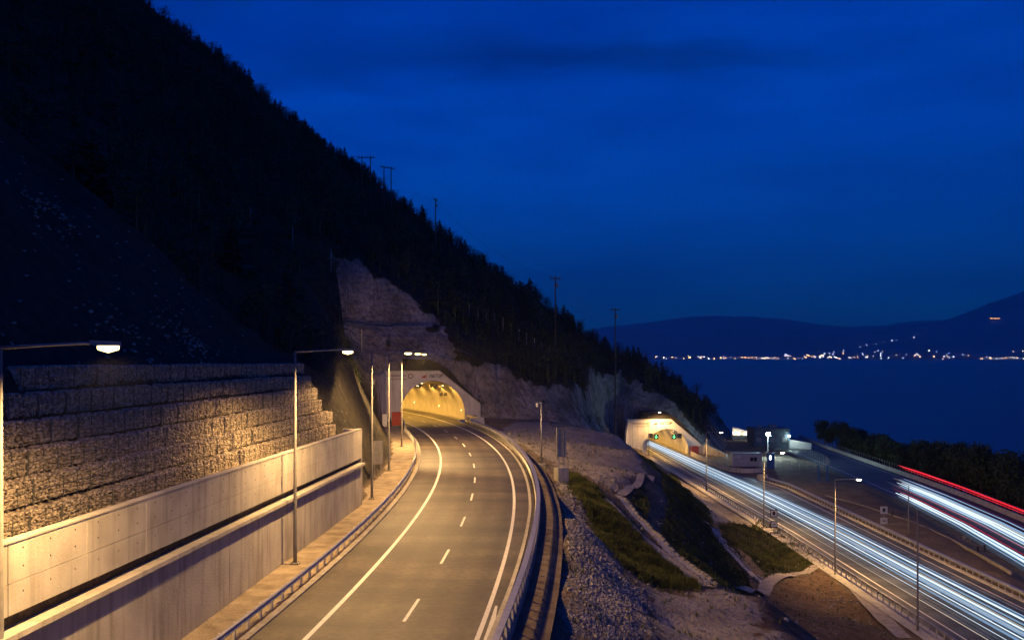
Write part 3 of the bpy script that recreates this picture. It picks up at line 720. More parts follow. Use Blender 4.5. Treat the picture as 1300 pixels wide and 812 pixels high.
def gabion_mesh(seed, L=2.0):
    rs = np.random.default_rng(seed); vs = []; fs = []; n = 0
    # front face faces +X; basket spans x -0.9..0, y 0..L, z 0..1
    ny_, nz_ = 17, 9
    for iy in range(ny_):
        for iz in range(nz_):
            y = (iy + .5 + (.5 if iz % 2 else 0) * .8 + rs.uniform(-.38, .38)) / ny_ * L; z = (iz + .5 + rs.uniform(-.36, .36)) / nz_ * .92 + .02
            w = rs.uniform(.045, .105)
            S = stone_unit(rs, .3) @ rot_rand(rs).T
            S = S * np.array([.08, w * rs.uniform(.85, 1.25), w * rs.uniform(.7, 1.05)]) @ np.eye(3) + np.array([rs.uniform(-.08, .02) + 0.07 * math.sin(math.pi * z) ** .5 - .02, y, z])
            S[:, 1] = np.clip(S[:, 1], .03, L - .03); S[:, 2] = np.clip(S[:, 2], 0, .98)
            vs.append(S); fs.append(ICOF + n); n += 12
    for k in range(20):                        # stones on the exposed tread
        w = rs.uniform(.14, .26); S = stone_unit(rs) @ rot_rand(rs).T
        S = S * np.array([w / 2, w / 2, .05]) + np.array([rs.uniform(-.75, -.2), rs.uniform(.1, L - .1), .93]); vs.append(S); fs.append(ICOF + n); n += 12
    vs = np.vstack(vs); fs = np.vstack(fs)
    me = bigmesh('basket', vs, fs); me.materials.append(M['stone']); return me
GM = [gabion_mesh(s) for s in range(7)]
core_m = MB().box((-.53, 1, .45), (.86, 1.98, .9)).mesh('fill'); core_m.materials.append(M['stone'])
wire = MB()
for yy in (0.0, 1.0, 2.0): wire.box((.09, yy, .45), (.03, .03, .9))
for zz in (.03, .5, .9): wire.box((.02 if zz != .5 else .12, 1.0, zz), (.012, 2.0, .014))
wire_m = wire.mesh('wire'); wire_m.materials.append(M['netting'])
gab = thing('gabion_wall', 'stepped wall of wire baskets filled with broken stone, seven tiers high', 'gabion wall', (-17, 30, 4.6))
starts = [24, 25, 28, 30.5, 33, 35, 36.5]
for k in range(7):
    y = starts[k]; j = 0
    while y < 76.8 - (0 if k < 6 else 1):
        o_ = 2.0 + .47 * k; dz = -float(np.interp(y, [24, 77], [-.08, .12])) + .10 * float(fbm(np.array(y / 9.), np.array(k * 1.7), 2, 8))
        b = bpy.data.objects.new('basket', GM[int(RNG.integers(7))]); COL.objects.link(b); b.parent = gab
        bul = .12 * float(fbm(np.array(y / 4.), np.array(k * 3.1), 2, 3))
        b.location = (Xw(y) - o_ + bul + 17, y - 30, k * 1.0 + dz); b.rotation_euler = (0, float(RNG.uniform(-.03, .03)), -math.atan(.052) + float(RNG.uniform(-.012, .012)))
        for nm, mm in (('fill', core_m), ('wire', wire_m)):
            c = bpy.data.objects.new(nm, mm); COL.objects.link(c); c.parent = b
        y += 2.02; j += 1
# rows of anchor plates holding the netting on the cut above the gabions
mb = MB(); ra = np.random.default_rng(4)
for iy in range(26):
    for ik in range(12):
        yy = 26 + iy * 2.4 + ra.uniform(-.3, .3); xx = Xw(yy) - 7.5 - ik * 2.1 + ra.uniform(-.3, .3) - (iy % 2) * 1.0
        zz, rk_, d_ = T(np.array([xx]), np.array([yy]), True)
        if yy < 88 and rk_[0] > -.1: mb.box((xx, yy, zz[0] + .12), (.15, .15, .08), ra.uniform(0, 1.5))
tag(link('anchor_plates', mb, 'steel_dull'), 'rows of small pale anchor plates pinning the netting on the dark slope above the gabions', 'rock anchors', kind='stuff')
# pale rubble heaps on top of the gabions
def rubble(name, label, cx, cy, n, rx, ry, smin, smax, matn, seed, cat='rubble', hump=.5):
    rs = np.random.default_rng(seed); vs = []; fs = []
    X = cx + rs.normal(0, rx, n); Y = cy + rs.normal(0, ry, n); Z = T(X, Y)
    for i in range(n):
        s = rs.uniform(smin, smax); e = math.exp(-((X[i] - cx) / rx) ** 2 / 2 - ((Y[i] - cy) / ry) ** 2 / 2)
        S = stone_unit(rs, .3) @ rot_rand(rs).T * s * np.array([1, 1, .7]) + np.array([X[i], Y[i], Z[i] + hump * e * rs.uniform(0, 1)])
        vs.append(S); fs.append(ICOF + 12 * i)
    o = link(name, bigmesh(name, np.vstack(vs), np.vstack(fs)), matn); return tag(o, label, cat, kind='stuff')
for (px, py, n, lab) in ((240, 438, 90, 'pale rubble heap above the middle of the gabion wall'), (168, 437, 40, 'small pale rubble heap above the left half of the gabion wall'), (62, 276, 70, 'pale broken rock at the top of the netted slope')):
    g = ray_ground(px, py); rubble('rubble_heap', lab, g[0], g[1], n, .9, 1.5, .04, .15, 'gravel', px, hump=.35)

# ------------------------------------------------------------------ street lamps
def make_lamp(h=12.3, arm=2.65, lit=True, lens='lens', power=POWER_STREET, color=SODIUM, label='', group=None, radius=.16, name='street_lamp', tilt=5):
    t = thing(name, label, 'street lamp', (0, 0, 0), 0, group)
    link('pole', MB().tube([(0, 0, .1), (0, 0, 1.2), (0, 0, h)], [.115, .11, .062], 10), 'pole', t, True)
    link('base_plate', MB().box((0, 0, .04), (.5, .5, .09)).box((.17, .17, .11), (.05, .05, .08)).box((-.17, .17, .11), (.05, .05, .08)).box((.17, -.17, .11), (.05, .05, .08)).box((-.17, -.17, .11), (.05, .05, .08)), 'concrete_dirty', t)
    if lit:
        link('arm', MB().tube([(0, 0, h - .06), (arm * .5, 0, h + .02), (arm, 0, h + .08)], [.055, .045, .04], 8), 'steel_dull', t, True)
        hd_ = link('lamp_head', MB().add([(arm - .1, -.1, h + .16), (arm + .7, -.15, h + .12), (arm + .7, .15, h + .12), (arm - .1, .1, h + .16), (arm - .1, -.1, h + .04), (arm + .1, -.17, h + .0), (arm + .72, -.17, h + .0), (arm + .72, .17, h + .0), (arm + .1, .17, h + .0), (arm - .1, .1, h + .04)],
             [(0, 1, 2, 3), (0, 4, 5, 6, 1), (1, 6, 7, 2), (2, 7, 8, 9, 3), (3, 9, 4, 0), (4, 9, 8, 5), (5, 8, 7, 6)]), 'steel_dull', t)
        ln = MB(); 
        ln.tube([(arm + .12, 0, h - .02), (arm + .4, 0, h - .06), (arm + .68, 0, h - .02)], [.10, .145, .10], 8)
        link('lamp_lens', ln, lens, hd_, True)
        ld = bpy.data.lights.new('lamp_light', 'SPOT'); ld.energy = power; ld.color = color; ld.spot_size = R(168); ld.spot_blend = .62; ld.shadow_soft_size = radius
        lo = bpy.data.objects.new('lamp_light', ld); COL.objects.link(lo); lo.parent = hd_; lo.location = (arm + .4, 0, h - .24); lo.rotation_euler = (0, R(-tilt), 0)
    register(t); return t
L0 = make_lamp(label='sodium street lamp at the left edge of the frame before the tall gabions', group='street lamps along the upper road')
ups = [((-14.62, 27), 0.03, None), ((-12.55, 54.7), 0.0, 'sodium street lamp standing before the end of the long concrete wall'),
       ((-11.8, 79.6), 0.02, 'sodium street lamp beside the end of the concrete wall, at the grey sign back'),
       ((-12.9, 99.0), -.05, 'sodium street lamp on the pale verge between the grey sign and the tunnel'),
       ((-14.7, 126), -.15, 'sodium street lamp nearest the upper tunnel mouth and its red cabinet')]
ups.append(((-16.4, 3.0), .05, 'sodium street lamp beside the road below the viewpoint, out of view'))
for k, ((x, y), rz, lab) in enumerate(ups):
    o = L0 if k == 0 else copy_tree(L0)
    o.location = (x, y, 0); o.rotation_euler = (0, 0, rz)
    if lab: o['label'] = lab
    if k in (2, 3, 4):      # the lamps before the portal throw further
        for c in kids(o):
            for c2 in kids(c):
                if c2.type == 'LIGHT': c2.data = c2.data.copy(); c2.data.energy *= (1.0, 1.2, 2.4)[k - 2]; c2.data.spot_size = R(179); c2.data.spot_blend = .12; c2.rotation_euler = ((0, R(-14), 0), (R(14), R(-13), 0), (R(24), R(-15), 0))[k - 2]
L1 = make_lamp(label='pale street lamp in front of the lower tunnel mouth', lens='lens_pale', power=POWER_LOW, group='street lamps along the lower road', radius=.16)
los = [((38.7, 267.3), None), ((40.4, 196.5), 'street lamp on the lower road below the fenced slope by the lower tunnel'), ((41.3, 155.0), 'street lamp beside the stacked square signs on the lower road'),
       ((41.5, 121.4), 'street lamp above the pale footpath corner on the lower road'), ((41.5, 70), 'street lamp of the lower road just right of the frame')]
for k, ((x, y), lab) in enumerate(los):
    o = L1 if k == 0 else copy_tree(L1)
    o.location = (x, y, -16.08); o.rotation_euler = (0, 0, 0)
    if lab: o['label'] = lab
P0 = make_lamp(h=12.4, lit=False, label='bare grey lamp pole without an arm nearest the camera on the lower road'); P0.location = (41.5, 96.7, -16.08); P0['category'] = 'pole'; P0.name = 'bare_pole'
P1 = make_lamp(h=7.8, lit=False, label='short bare pole standing in the dirt between the two right hand roads'); P1.location = (62.1, 148, -16.05); P1['category'] = 'pole'; P1.name = 'bare_pole'

# ------------------------------------------------------------------ tunnel portals
def arch_pts(r, spring, n=20, cx=0, flare=0.0):
    pts = [(cx - r, -.1), (cx - r, spring)]
    for k in range(1, n): 
        a = math.pi - math.pi * k / n; pts.append((cx + r * math.cos(a), spring + r * math.sin(a)))
    return pts + [(cx + r, spring), (cx + r, -.1)]
def wtext(txt, size, origin, ax, face_n, m, parent, name='lettering', shear=0.0):
    cu = bpy.data.curves.new('lettering', 'FONT'); cu.body = txt; cu.size = size; cu.extrude = .012; cu.offset = size * .025; cu.shear = shear
    cu.align_x = 'CENTER'; cu.align_y = 'CENTER'
    tmp = bpy.data.objects.new('t', cu); COL.objects.link(tmp); dg = bpy.context.evaluated_depsgraph_get(); dg.update()
    me = bpy.data.meshes.new_from_object(tmp.evaluated_get(dg)); bpy.data.objects.remove(tmp)
    me.materials.clear(); me.materials.append(M[m])
    o = bpy.data.objects.new(name, me); COL.objects.link(o); o.parent = parent
    ax = Vector((*ax, 0)); n_ = Vector((*face_n, 0)); o.matrix_local = Matrix(((ax.x, 0, n_.x, origin[0]), (ax.y, 0, n_.y, origin[1]), (0, 1, 0, origin[2]), (0, 0, 0, 1)))
    return o
def portal(label, O, Wd, U, zb, face, r, spring, thick, left_wing, right_wing, texts):
    t = thing('tunnel_portal', label, 'tunnel portal', (O[0], O[1], zb))
    A = arch_pts(r, spring)
    outer = [(face[0][0], -.1)] + [(a, b) for a, b in face] + [(face[-1][0], -.1)]
    # ring of the face: build as a strip between arch and outer outline, split at matching points
    poly = outer[:1] + outer[1:] + [(A[-1][0], -.1)] + A[::-1][1:-1] + [(A[0][0], -.1)]
    b = MB().prism(poly, (0, 0, 0), (*Wd, 0), (*U, 0), thick); me = b.mesh('headwall')
    link('headwall', me, 'portal', t)
    # raised trim round the arch and along the top
    ring_o = arch_pts(r + .28, spring); 
    v = []; 
    for (a, c) in A: v.append((a, c))
    mb = MB(); n = len(A); ax = Vector((*Wd, 0)); ay = Vector((*U, 0)); P = []
    for (a, c), (a2, c2) in zip(A, ring_o):
        for (q, w) in ((a, c), (a2, c2)):
            for dd in (-.06, .0): P.append(ax * q + Vector((0, 0, w)) + ay * dd)
    f = []
    for i in range(n - 1):
        k = 4 * i; f += [(k, k + 4, k + 6, k + 2), (k + 2, k + 6, k + 7, k + 3), (k, k + 1, k + 5, k + 4)]
    mb.add(P, f); link('arch_trim', mb, 'portal', t)
    tops = [face[0], face[1], face[2]]
    for (a, c), (a2, c2) in zip(tops[:-1], tops[1:]):
        mb = MB().prism([(a, c), (a2, c2), (a2, c2 + .16), (a, c + .16)], tuple(ay * -.12), tuple(ax), tuple(ay), thick + .2); link('coping', mb, 'concrete', t)
    # wing walls
    if left_wing:
        (wx, wy, h0, h1) = left_wing
        p0 = ax * face[0][0]; dr = (ax * wx + ay * wy); L = dr.length; dr.normalize()
        link('wing_wall', MB().prism([(0, -.3), (L, -.3), (L, h1), (0, h0)], tuple(p0 - dr * .01), tuple(dr), tuple(Vector((-dr.y, dr.x, 0))), .4), 'concrete', t)
    if right_wing:
        (wx, wy, h0, h1) = right_wing
        p0 = ax * face[-1][0]; dr = (ax * wx + ay * wy); L = dr.length; dr.normalize()
        link('wing_wall', MB().prism([(0, -.3), (L, -.3), (L, h1), (0, h0)], tuple(p0), tuple(dr), tuple(Vector((-dr.y, dr.x, 0))), .4), 'concrete', t)
    # vertical shutter joints on the headwall
    for q in (face[0][0] + 1.6, -r - .9, face[-1][0] - 1.3):
        hmax = np.interp(q, [p[0] for p in face], [p[1] for p in face])
        link('joint', MB().prism([(q, 0), (q + .04, 0), (q + .04, hmax - .2), (q, hmax - .2)], tuple(ay * -.006), tuple(ax), tuple(ay), .02), 'hole', t)
    # roof slab closing the gap behind the face
    link('roof_slab', MB().prism([(face[0][0] + .3, face[0][1] - .9), (face[1][0] - 0.2, face[1][1] - .9), (face[1][0] - .2, face[1][1] - .5), (face[0][0] + .3, face[0][1] - .5)], tuple(ay * (thick - .02)), tuple(ax), tuple(ay), 3.6), 'soil_dark', t)
    link('roof_slab', MB().prism([(face[1][0] - .2, face[1][1] - .9), (face[2][0] - .2, face[2][1] - .6), (face[2][0] - .2, face[2][1] - .2), (face[1][0] - .2, face[1][1] - .45)], tuple(ay * (thick - .02)), tuple(ax), tuple(ay), 3.6), 'soil_dark', t)
    xa, ya = face[0]; xb, yb = face[1]; xc, yc = face[2]
    link('backfill', MB().prism([(xa + 3.6, ya - .6), (xb, yb - .6), (xc - .3, yc - .7), (xc - .6, yc + .9), (xb + 1.6, yb + .6), (xb - 1.6, yb + 2.2), (xa + 4.6, ya + 2.3)], tuple(ay * (thick + .35)), tuple(ax), tuple(ay), 4.5), 'fill_dark', t)
    # lettering
    nx_ = -U
    for (kind, q, z, s) in texts:
        pos = ax * q + Vector((0, 0, z)) + ay * -.015
        if kind == 'name': wtext('ΑΚΤΩΡ', s, pos, Wd, nx_, 'ink', t, shear=.25)
        elif kind == 'tri':
            link('emblem', MB().prism([(q - s * .9, z - s * .45), (q + s * .25, z - s * .45), (q + s * .55, z + s * .5), (q + s * .1, z + s * .1), (q - s * .25, z + s * .05)], tuple(ay * -.03), tuple(ax), tuple(ay), .02), 'ink_red', t)
        elif kind == 'ring':
            mb = MB(); P = []; f = []
            for k in range(8):
                a = math.pi / 4 * k + math.pi / 8 * 0
                for rr in (s * .6, s * .4):
                    for dd in (-.03, 0): P.append(ax * (q + rr * math.cos(a)) + Vector((0, 0, z + rr * math.sin(a))) + ay * dd)
            for k in range(8):
                a = 4 * k; b_ = 4 * ((k + 1) % 8); f += [(a, b_, b_ + 2, a + 2)]
            mb.add(P, f); link('emblem', mb, 'ink_pale', t)
        elif kind == 'rows':
            rs = np.random.default_rng(3); mb = MB()
            for rr in range(2):
                qq = q - (2.3 if rr == 0 else 1.5) * s
                while qq < q + 2.0 * s:
                    w = rs.uniform(.10, .2) * s
                    hh = (.34 if rr == 0 else .2) * s
                    z0 = z - rr * .75 * s
                    mb.prism([(qq, z0 - hh / 2), (qq + w, z0 - hh / 2), (qq + w, z0 + hh / 2 * rs.uniform(.5, 1)), (qq, z0 + hh / 2)], tuple(ay * -.02), tuple(ax), tuple(ay), .015); qq += w + .08 * s
            link('lettering', mb, 'ink_pale', t)
    return t
pA = portal('upper tunnel portal of pale concrete with sloping right shoulder at the end of the curve', OA, WA, UA, 0, FACE_A, 6.25, 1.2, .5, (-3.5, -7, 9.2, 8.0), None,
       [('name', .6, 8.35, .78), ('tri', -1.55, 8.35, .8), ('ring', -4.2, 8.35, .85), ('rows', -7.0, 8.45, .9)])
pB = portal('lower tunnel portal of pale concrete with green lane signals beside the lower road', OB, WB, UB, -16.1, FACE_B, 6.0, 1.4, .5, (-1.2, -5, 10.0, 6.0), (4.5, -9, 3.0, 1.0),
       [('name', -.6, 9.0, 1.1), ('tri', -3.3, 9.0, 1.1), ('rows', -7.5, 8.9, 1.1), ('ring', -5.4, 8.8, .9)])

# linings: arch swept into the hill
def lining(name, label, pts, r, spring, zb, m='portal'):
    t = thing('tunnel_lining' if False else 'tunnel_tube', label, 'tunnel', (pts[0][0], pts[0][1], zb))
    prof = arch_pts(r - .02, spring, 24)
    P = [(p[0] - pts[0][0], p[1] - pts[0][1], 0) for p in pts]
    link('lining', MB().sweep(P, prof, closed=False), m, t, True)
    # raised kerb walk each side
    for s in (-1, 1):
        link('walkway', MB().sweep(P, [(s * (r - .02), -.1), (s * (r - .9), -.1), (s * (r - .9), .14), (s * (r - .02), .14)]), 'concrete_dirty', t)
    return t
# centre line of lining A: 1.9 m right of the road centre line
ia = int(np.argmin([math.hypot(p[0] - OA[0], p[1] - OA[1]) for p in path]))
offc = (OA[0] - path[ia, 0]) * rgt[ia, 0] + (OA[1] - path[ia, 1]) * rgt[ia, 1]
lpA = [tuple(OA + UA * .3)] + [off(i, offc)[:2] for i in range(ia + 2, NI - 1, 2)]
tA = lining('lining', 'lit tube of the upper tunnel curving left into the hill', lpA, 6.25, 1.2, 0)
lpB = [(OB[0] - .055 * max(0, (y - 270)), y) for y in np.arange(270.3, 345, 3)]
tB = lining('lining', 'lit tube of the lower tunnel behind its portal', lpB, 6.0, 1.4, -16.08)
def closing(t, P, r, zb): 
    p, q = P[-1], P[-2]; d = Vector((p[0] - q[0], p[1] - q[1], 0)).normalized(); w = Vector((d.y, -d.x, 0))
    link('end_darkness', MB().prism([(-r, -.2), (r, -.2), (r, 8.2), (-r, 8.2)], (p[0] - P[0][0], p[1] - P[0][1], 0), tuple(w), tuple(d), .3), 'concrete_dirty', t)
closing(tA, lpA, 7, 0); closing(tB, lpB, 7, -16)
# tunnel lights: ceiling luminaires over both lanes plus small wall lights
def tunnel_lights(t, P, r, step, n, wall=True, power=POWER_TUNNEL):
    for k in range(n):
        i = 1 + k * step
        if i >= len(P) - 1: break
        p, q = P[i], P[i + 1]; d = Vector((q[0] - p[0], q[1] - p[1], 0)).normalized(); w = Vector((d.y, -d.x, 0)); rz = math.atan2(d.y, d.x)
        b = Vector((p[0] - P[0][0], p[1] - P[0][1], 0))
        for s in (-2.4, 2.4):
            c = b + w * s + Vector((0, 0, 6.55))
            lm = link('ceiling_lamp', MB().box(tuple(c), (.9, .35, .16), rz), 'steel_dull', t)
            link('lamp_lens', MB().box(tuple(c - Vector((0, 0, .1))), (.7, .24, .05), rz), 'lens_tunnel', lm)
            ld = bpy.data.lights.new('tunnel_light', 'SPOT'); ld.energy = power; ld.color = (1.0, .52, .09); ld.spot_size = R(150); ld.spot_blend = .3; ld.shadow_soft_size = .15
            lo = bpy.data.objects.new('tunnel_light', ld); COL.objects.link(lo); lo.parent = lm; lo.location = c + w * (.5 if s > 0 else -.5) - Vector((0, 0, .2)); lo.rotation_euler = (0, 0, 0)
        if wall and k in (0, 2, 4):
            c = b + w * (r - .12) + Vector((0, 0, 1.75))
            lm = link('wall_lamp', MB().box(tuple(c), (.45, .12, .3), rz), 'steel_dull', t)
            link('lamp_lens', MB().box(tuple(c - w * .08), (.34, .06, .22), rz), 'lens', lm)
tunnel_lights(tA, lpA, 6.25, 4, 8)
tunnel_lights(tB, lpB, 6.0, 4, 6, False)
# cable trays and jet fan at the crown of the upper tunnel
p = lpA[3]; b = Vector((p[0] - lpA[0][0], p[1] - lpA[0][1], 0))
for s in (-1.6, 1.6):
    dd = Vector((UA[0], UA[1], 0)); c = b + Vector((WA[0], WA[1], 0)) * s + Vector((0, 0, 6.35))
    fo = link('jet_fan', MB().tube([tuple(c - dd * 1.3), tuple(c - dd * 1.1), tuple(c + dd * 1.1), tuple(c + dd * 1.3)], [.42, .36, .36, .42], 14), 'steel_dull', tA, True)
# lane signals on the lower portal
for q, lab in ((-3.35, 'left green lane signal hung in the lower tunnel mouth'), (1.75, 'right green lane signal hung in the lower tunnel mouth')):
    t = thing('lane_signal', lab, 'lane signal', (OB[0] + q, OB[1] - .75, -16.08 + 5.2), 0, 'green lane signals over the lower road')
    link('housing', MB().box((0, 0, 0), (1.35, .3, 1.35)), 'black', t)
    g = MB()
    for a in range(6):
        g.box((0, -.17, .42 - a * .12), (.13, .03, .09))
    for a in (-1, 1):
        for k in range(3): g.box((a * (.14 + .11 * k), -.17, -.28 + .12 * k), (.09, .03, .09))
    g.box((0, -.17, -.34), (.13, .03, .09)); link('green_arrow', g, 'green_led', t)
    sx_ = -1 if q < 0 else 1
    link('hanger', MB().box((-.4, .2, 1.3), (.06, .06, 1.4)).box((.4, .2, 1.3), (.06, .06, 1.4)), 'steel_dull', t)
    t2 = thing('dark_signal', 'unlit dark square signal at the %s of the lower tunnel mouth' % ('left' if q < 0 else 'right'), 'lane signal', (OB[0] + q + sx_ * 1.55, OB[1] - .75, -16.08 + 5.45), 0)
    link('housing', MB().box((0, 0, 0), (1.3, .3, 1.4)), 'black', t2); link('visor', MB().box((0, -.22, .68), (1.35, .2, .06)), 'steel_dull', t2); link('hanger', MB().box((0, .2, 1.1), (.06, .06, 1.2)), 'steel_dull', t2)
c = lpA[2]
for s, lab in ((2.6, 'left'), (3.5, 'right')):
    t = thing('dark_signal', '%s one of two small dark signals hung inside the upper tunnel' % lab, 'lane signal', (c[0] + WA[0] * s, c[1] + WA[1] * s, 4.7), math.atan2(WA[1], WA[0]))
    link('housing', MB().box((0, 0, 0), (.6, .25, .6)), 'black', t); link('hanger', MB().box((0, .05, .8), (.05, .05, 1.0)), 'steel_dull', t)

# crash walls at the upper tunnel mouth
def at_l(l, d, z=0): return (OA[0] + WA[0] * l + UA[0] * d, OA[1] + WA[1] * l + UA[1] * d, z)
cw = tag(link('crash_barrier', MB().sweep([at_l(6.7, -.1), at_l(6.5, -4), at_l(6.9, -9), off(idx(166), float(offR(166)) + .4)], [(-.3, -.1), (.3, -.1), (.12, 1.0), (-.12, 1.0)]), 'concrete_pale'), 'pale concrete crash barrier flaring from the right side of the upper tunnel mouth', 'barrier')
cw = tag(link('crash_barrier', MB().sweep([at_l(-6.6, -.1), at_l(-7.1, -6), off(idx(158), -5.9), off(idx(151), -6.5)], [(-.3, -.1), (.3, -.1), (.12, .95), (-.12, .95)]), 'concrete_pale'), 'pale concrete crash barrier flaring from the left side of the upper tunnel mouth', 'barrier')

def cabinet(label, loc, size, m, rz=0, legs=True, name='cabinet', doors=2):
    t = thing(name, label, 'cabinet', loc, rz); w, d, h = size
    link('body', MB().box((0, 0, h / 2 + .12), (w, d, h)), m, t)
    link('plinth', MB().box((0, 0, .03), (w * .9, d * .9, .2)), 'concrete_dirty', t)
    link('roof', MB().box((0, 0, h + .15), (w + .1, d + .1, .07)), m, t)
    for k in range(doors):
        dr = link('door', MB().box((-w / 2 + w * (k + .5) / doors, -d / 2 - .012, h / 2 + .12), (w / doors - .06, .03, h - .14)), m, t)
        link('handle', MB().box((-w / 2 + w * (k + .5) / doors + .1, -d / 2 - .05, h / 2 + .12), (.04, .05, .2)), 'steel', dr)
    return t
cabinet('red fire cabinet on the left verge at the upper tunnel mouth', (-19.9, 163, 0), (1.6, .8, 2.2), 'red', .1)
cabinet('narrow white cabinet beside the red one at the upper tunnel mouth', (-21.6, 160.5, 0), (.8, .6, 2.0), 'white', .1, doors=1)
cabinet('red fire cabinet at the right side of the lower tunnel mouth', (OB[0] + 7.6, OB[1] - 1.2, -16.08), (2.0, .8, 2.4), 'red')

# ------------------------------------------------------------------ signs
def sign_back(label, x, y, z0, w, zb, zt, rz):
    t = thing('road_sign', label, 'road sign', (x, y, z0), rz)
    link('panel', MB().box((0, 0, (zb + zt) / 2), (w, .05, zt - zb)), 'sign_back', t)
    for s in (-1, 1): link('post', MB().box((s * w * .3, -.07, zt / 2), (.07, .07, zt)), 'steel', t)
    for zz in (zb + .2, (zb + zt) / 2, zt - .2): link('brace', MB().box((0, -.04, zz), (w * .96, .05, .06)), 'steel_dull', t)
    return t
sign_back('grey back of a tall road sign on two posts behind the third street lamp', -13.2, 93, 0, 1.0, 1.4, 3.7, .1)
ps = thing('sign_on_pedestal', 'tall narrow sign seen from behind on a concrete pedestal beside the right guardrail', 'road sign', (5.1, 98, T1(5.1, 98)), .5)
link('pedestal', MB().box((0, 0, .35), (1.25, .9, 2.3)), 'concrete', ps)
link('panel', MB().box((0, .08, 4.1), (.98, .06, 3.0)), 'sign_back', ps)
for s in (-1, 1):
    link('post', MB().box((s * .3, 0, 3.3), (.1, .1, 4.2)), 'steel', ps); link('frame', MB().box((s * .5, .03, 4.1), (.06, .16, 3.06)), 'steel', ps)
for zz in (2.75, 3.4, 4.1, 4.8, 5.45): link('brace', MB().box((0, .02, zz), (.96, .08, .07)), 'steel_dull', ps)
link('handrail', MB().box((0, -.42, 2.0), (1.2, .04, .04)).box((-.58, -.42, 1.75), (.04, .04, .5)).box((.58, -.42, 1.75), (.04, .04, .5)), 'steel_dull', ps)
cp = thing('camera_pole', 'slim grey pole with a small dome camera beyond the right guardrail', 'camera pole', (3.4, 109, T1(3.4, 109)))
link('pole', MB().tube([(0, 0, 0), (0, 0, 7.3)], [.11, .07], 10), 'steel', cp, True)
link('arm', MB().box((-.2, 0, 7.2), (.8, .06, .06)), 'steel', cp)
link('camera_dome', MB().tube([(-.5, 0, 7.15), (-.5, 0, 7.0), (-.5, 0, 6.8), (-.5, 0, 6.72)], [.12, .17, .13, .03], 10), 'white', cp, True)
link('footing', MB().box((0, 0, .1), (.9, .9, .3)), 'concrete_dirty', cp)
def stacked_sign(label, x, y, z, dark, rz=0):
    t = thing('road_sign', label, 'road sign', (x, y, z), rz)
    link('post', MB().tube([(0, .06, 0), (0, .06, 3.7)], .045, 8), 'steel_dull', t)
    for zz, hh in ((3.1, 1.15), (1.35, 1.0)):
        p = link('sign_plate', MB().box((0, 0, zz), (1.1, .04, hh)), 'black' if dark else 'white', t)
        link('sign_face', MB().box((0, -.026, zz), (.86 if dark else .98, .012, hh - (.24 if dark else .12))), 'white' if dark else 'cream', p)
        g = MB()
        if zz > 2: g.box((0, -.04, zz - .04), (.46, .012, .5)).prism([(-.23, zz + .2), (.23, zz + .2), (.12, zz + .33), (-.12, zz + .33)], (0, -.046, 0), (1, 0, 0), (0, 1, 0), .012)
        else: g.box((0, -.04, zz), (.4, .012, .1)).prism([(.1, zz - .16), (.32, zz), (.1, zz + .16)], (0, -.048, 0), (1, 0, 0), (0, 1, 0), .012)
        link('symbol', g, 'black', p)
    return t
stacked_sign('two dark framed square signs stacked on one post beside the lower road', 41.7, 150.5, -16.08, True)
stacked_sign('two white square signs stacked on one post in the dirt beyond the lower road', 60.4, 153.5, -16.05, False)

# ------------------------------------------------------------------ lower road
LY = np.arange(20, 344, 3.0)
xl = lambda y: float(np.interp(y, XLO_y, XLO_x)); xh = lambda y: float(np.interp(y, XHI_y, XHI_x))
ribbon('lower_road', [(xl(y) + .5, y, -16) for y in LY], [(xh(y) - .3, y, -16) for y in LY], 'asphalt_old', across=(-8, 8), n=4)
xm = lambda y: .5 * (xl(y) + xh(y))
ribbon('edge_line', [(xl(y) + 2.4, y, -15.994) for y in LY], [(xl(y) + 2.62, y, -15.994) for y in LY], 'line')
ribbon('edge_line', [(xh(y) - 1.9, y, -15.994) for y in LY], [(xh(y) - 1.7, y, -15.994) for y in LY], 'line')
for y in np.arange(66, 330, 12.0):
    x = xm(y) + .3; tag(link('lane_dash', MB().add([(x - .08, y - 2, -15.993), (x + .08, y - 2, -15.993), (xm(y + 4) + .38, y + 2, -15.993), (xm(y + 4) + .22, y + 2, -15.993)], [(0, 1, 2, 3)]), 'line'), kind='structure')
ribbon('shoulder', [(xl(y) - 1.7, y, -15.98) for y in LY if y < 262], [(xl(y) + .5, y, -16.01) for y in LY if y < 262], 'concrete_pale', n=3)
guardrail('steel guardrail with close posts along the left edge of the lower road', [(xl(y), y, -16.04) for y in np.arange(60, 262, 3.0)], -1, 1.7, h=1.0, cap=.12)
guardrail('steel guardrail along the right edge of the lower road', [(xh(y) + .25, y, -15.96) for y in np.arange(62, 214, 3.0)], 1, 1.6, h=.85, cap=.3)
tag(link('kerb', MB().sweep([(xh(y) - .05, y, -16) for y in np.arange(62, 216, 3.0)], [(-.35, -.1), (.25, -.1), (.25, .12), (-.3, .12)]), 'concrete_pale'), kind='structure')
tag(link('kerb', MB().sweep([(xh(y) + 1.6, y, -16) for y in np.arange(62, 212, 3.0)], [(-.5, -.3), (.5, -.3), (.5, .25), (-.5, .25)]), 'verge'), kind='structure')
tag(link('concrete_barrier', MB().sweep([(50.9, 268, -16), (51.2, 255, -16), (51.6, 245, -16), (52.3, 236, -16), (53.4, 230.5, -16), (55.2, 228, -16), (58, 227.5, -16), (61.5, 228.5, -16)], [(-.3, -.1), (.3, -.1), (.15, 1.0), (-.15, 1.0)]), 'concrete_pale'), 'low concrete barrier curling round in front of the site cabin', 'barrier')
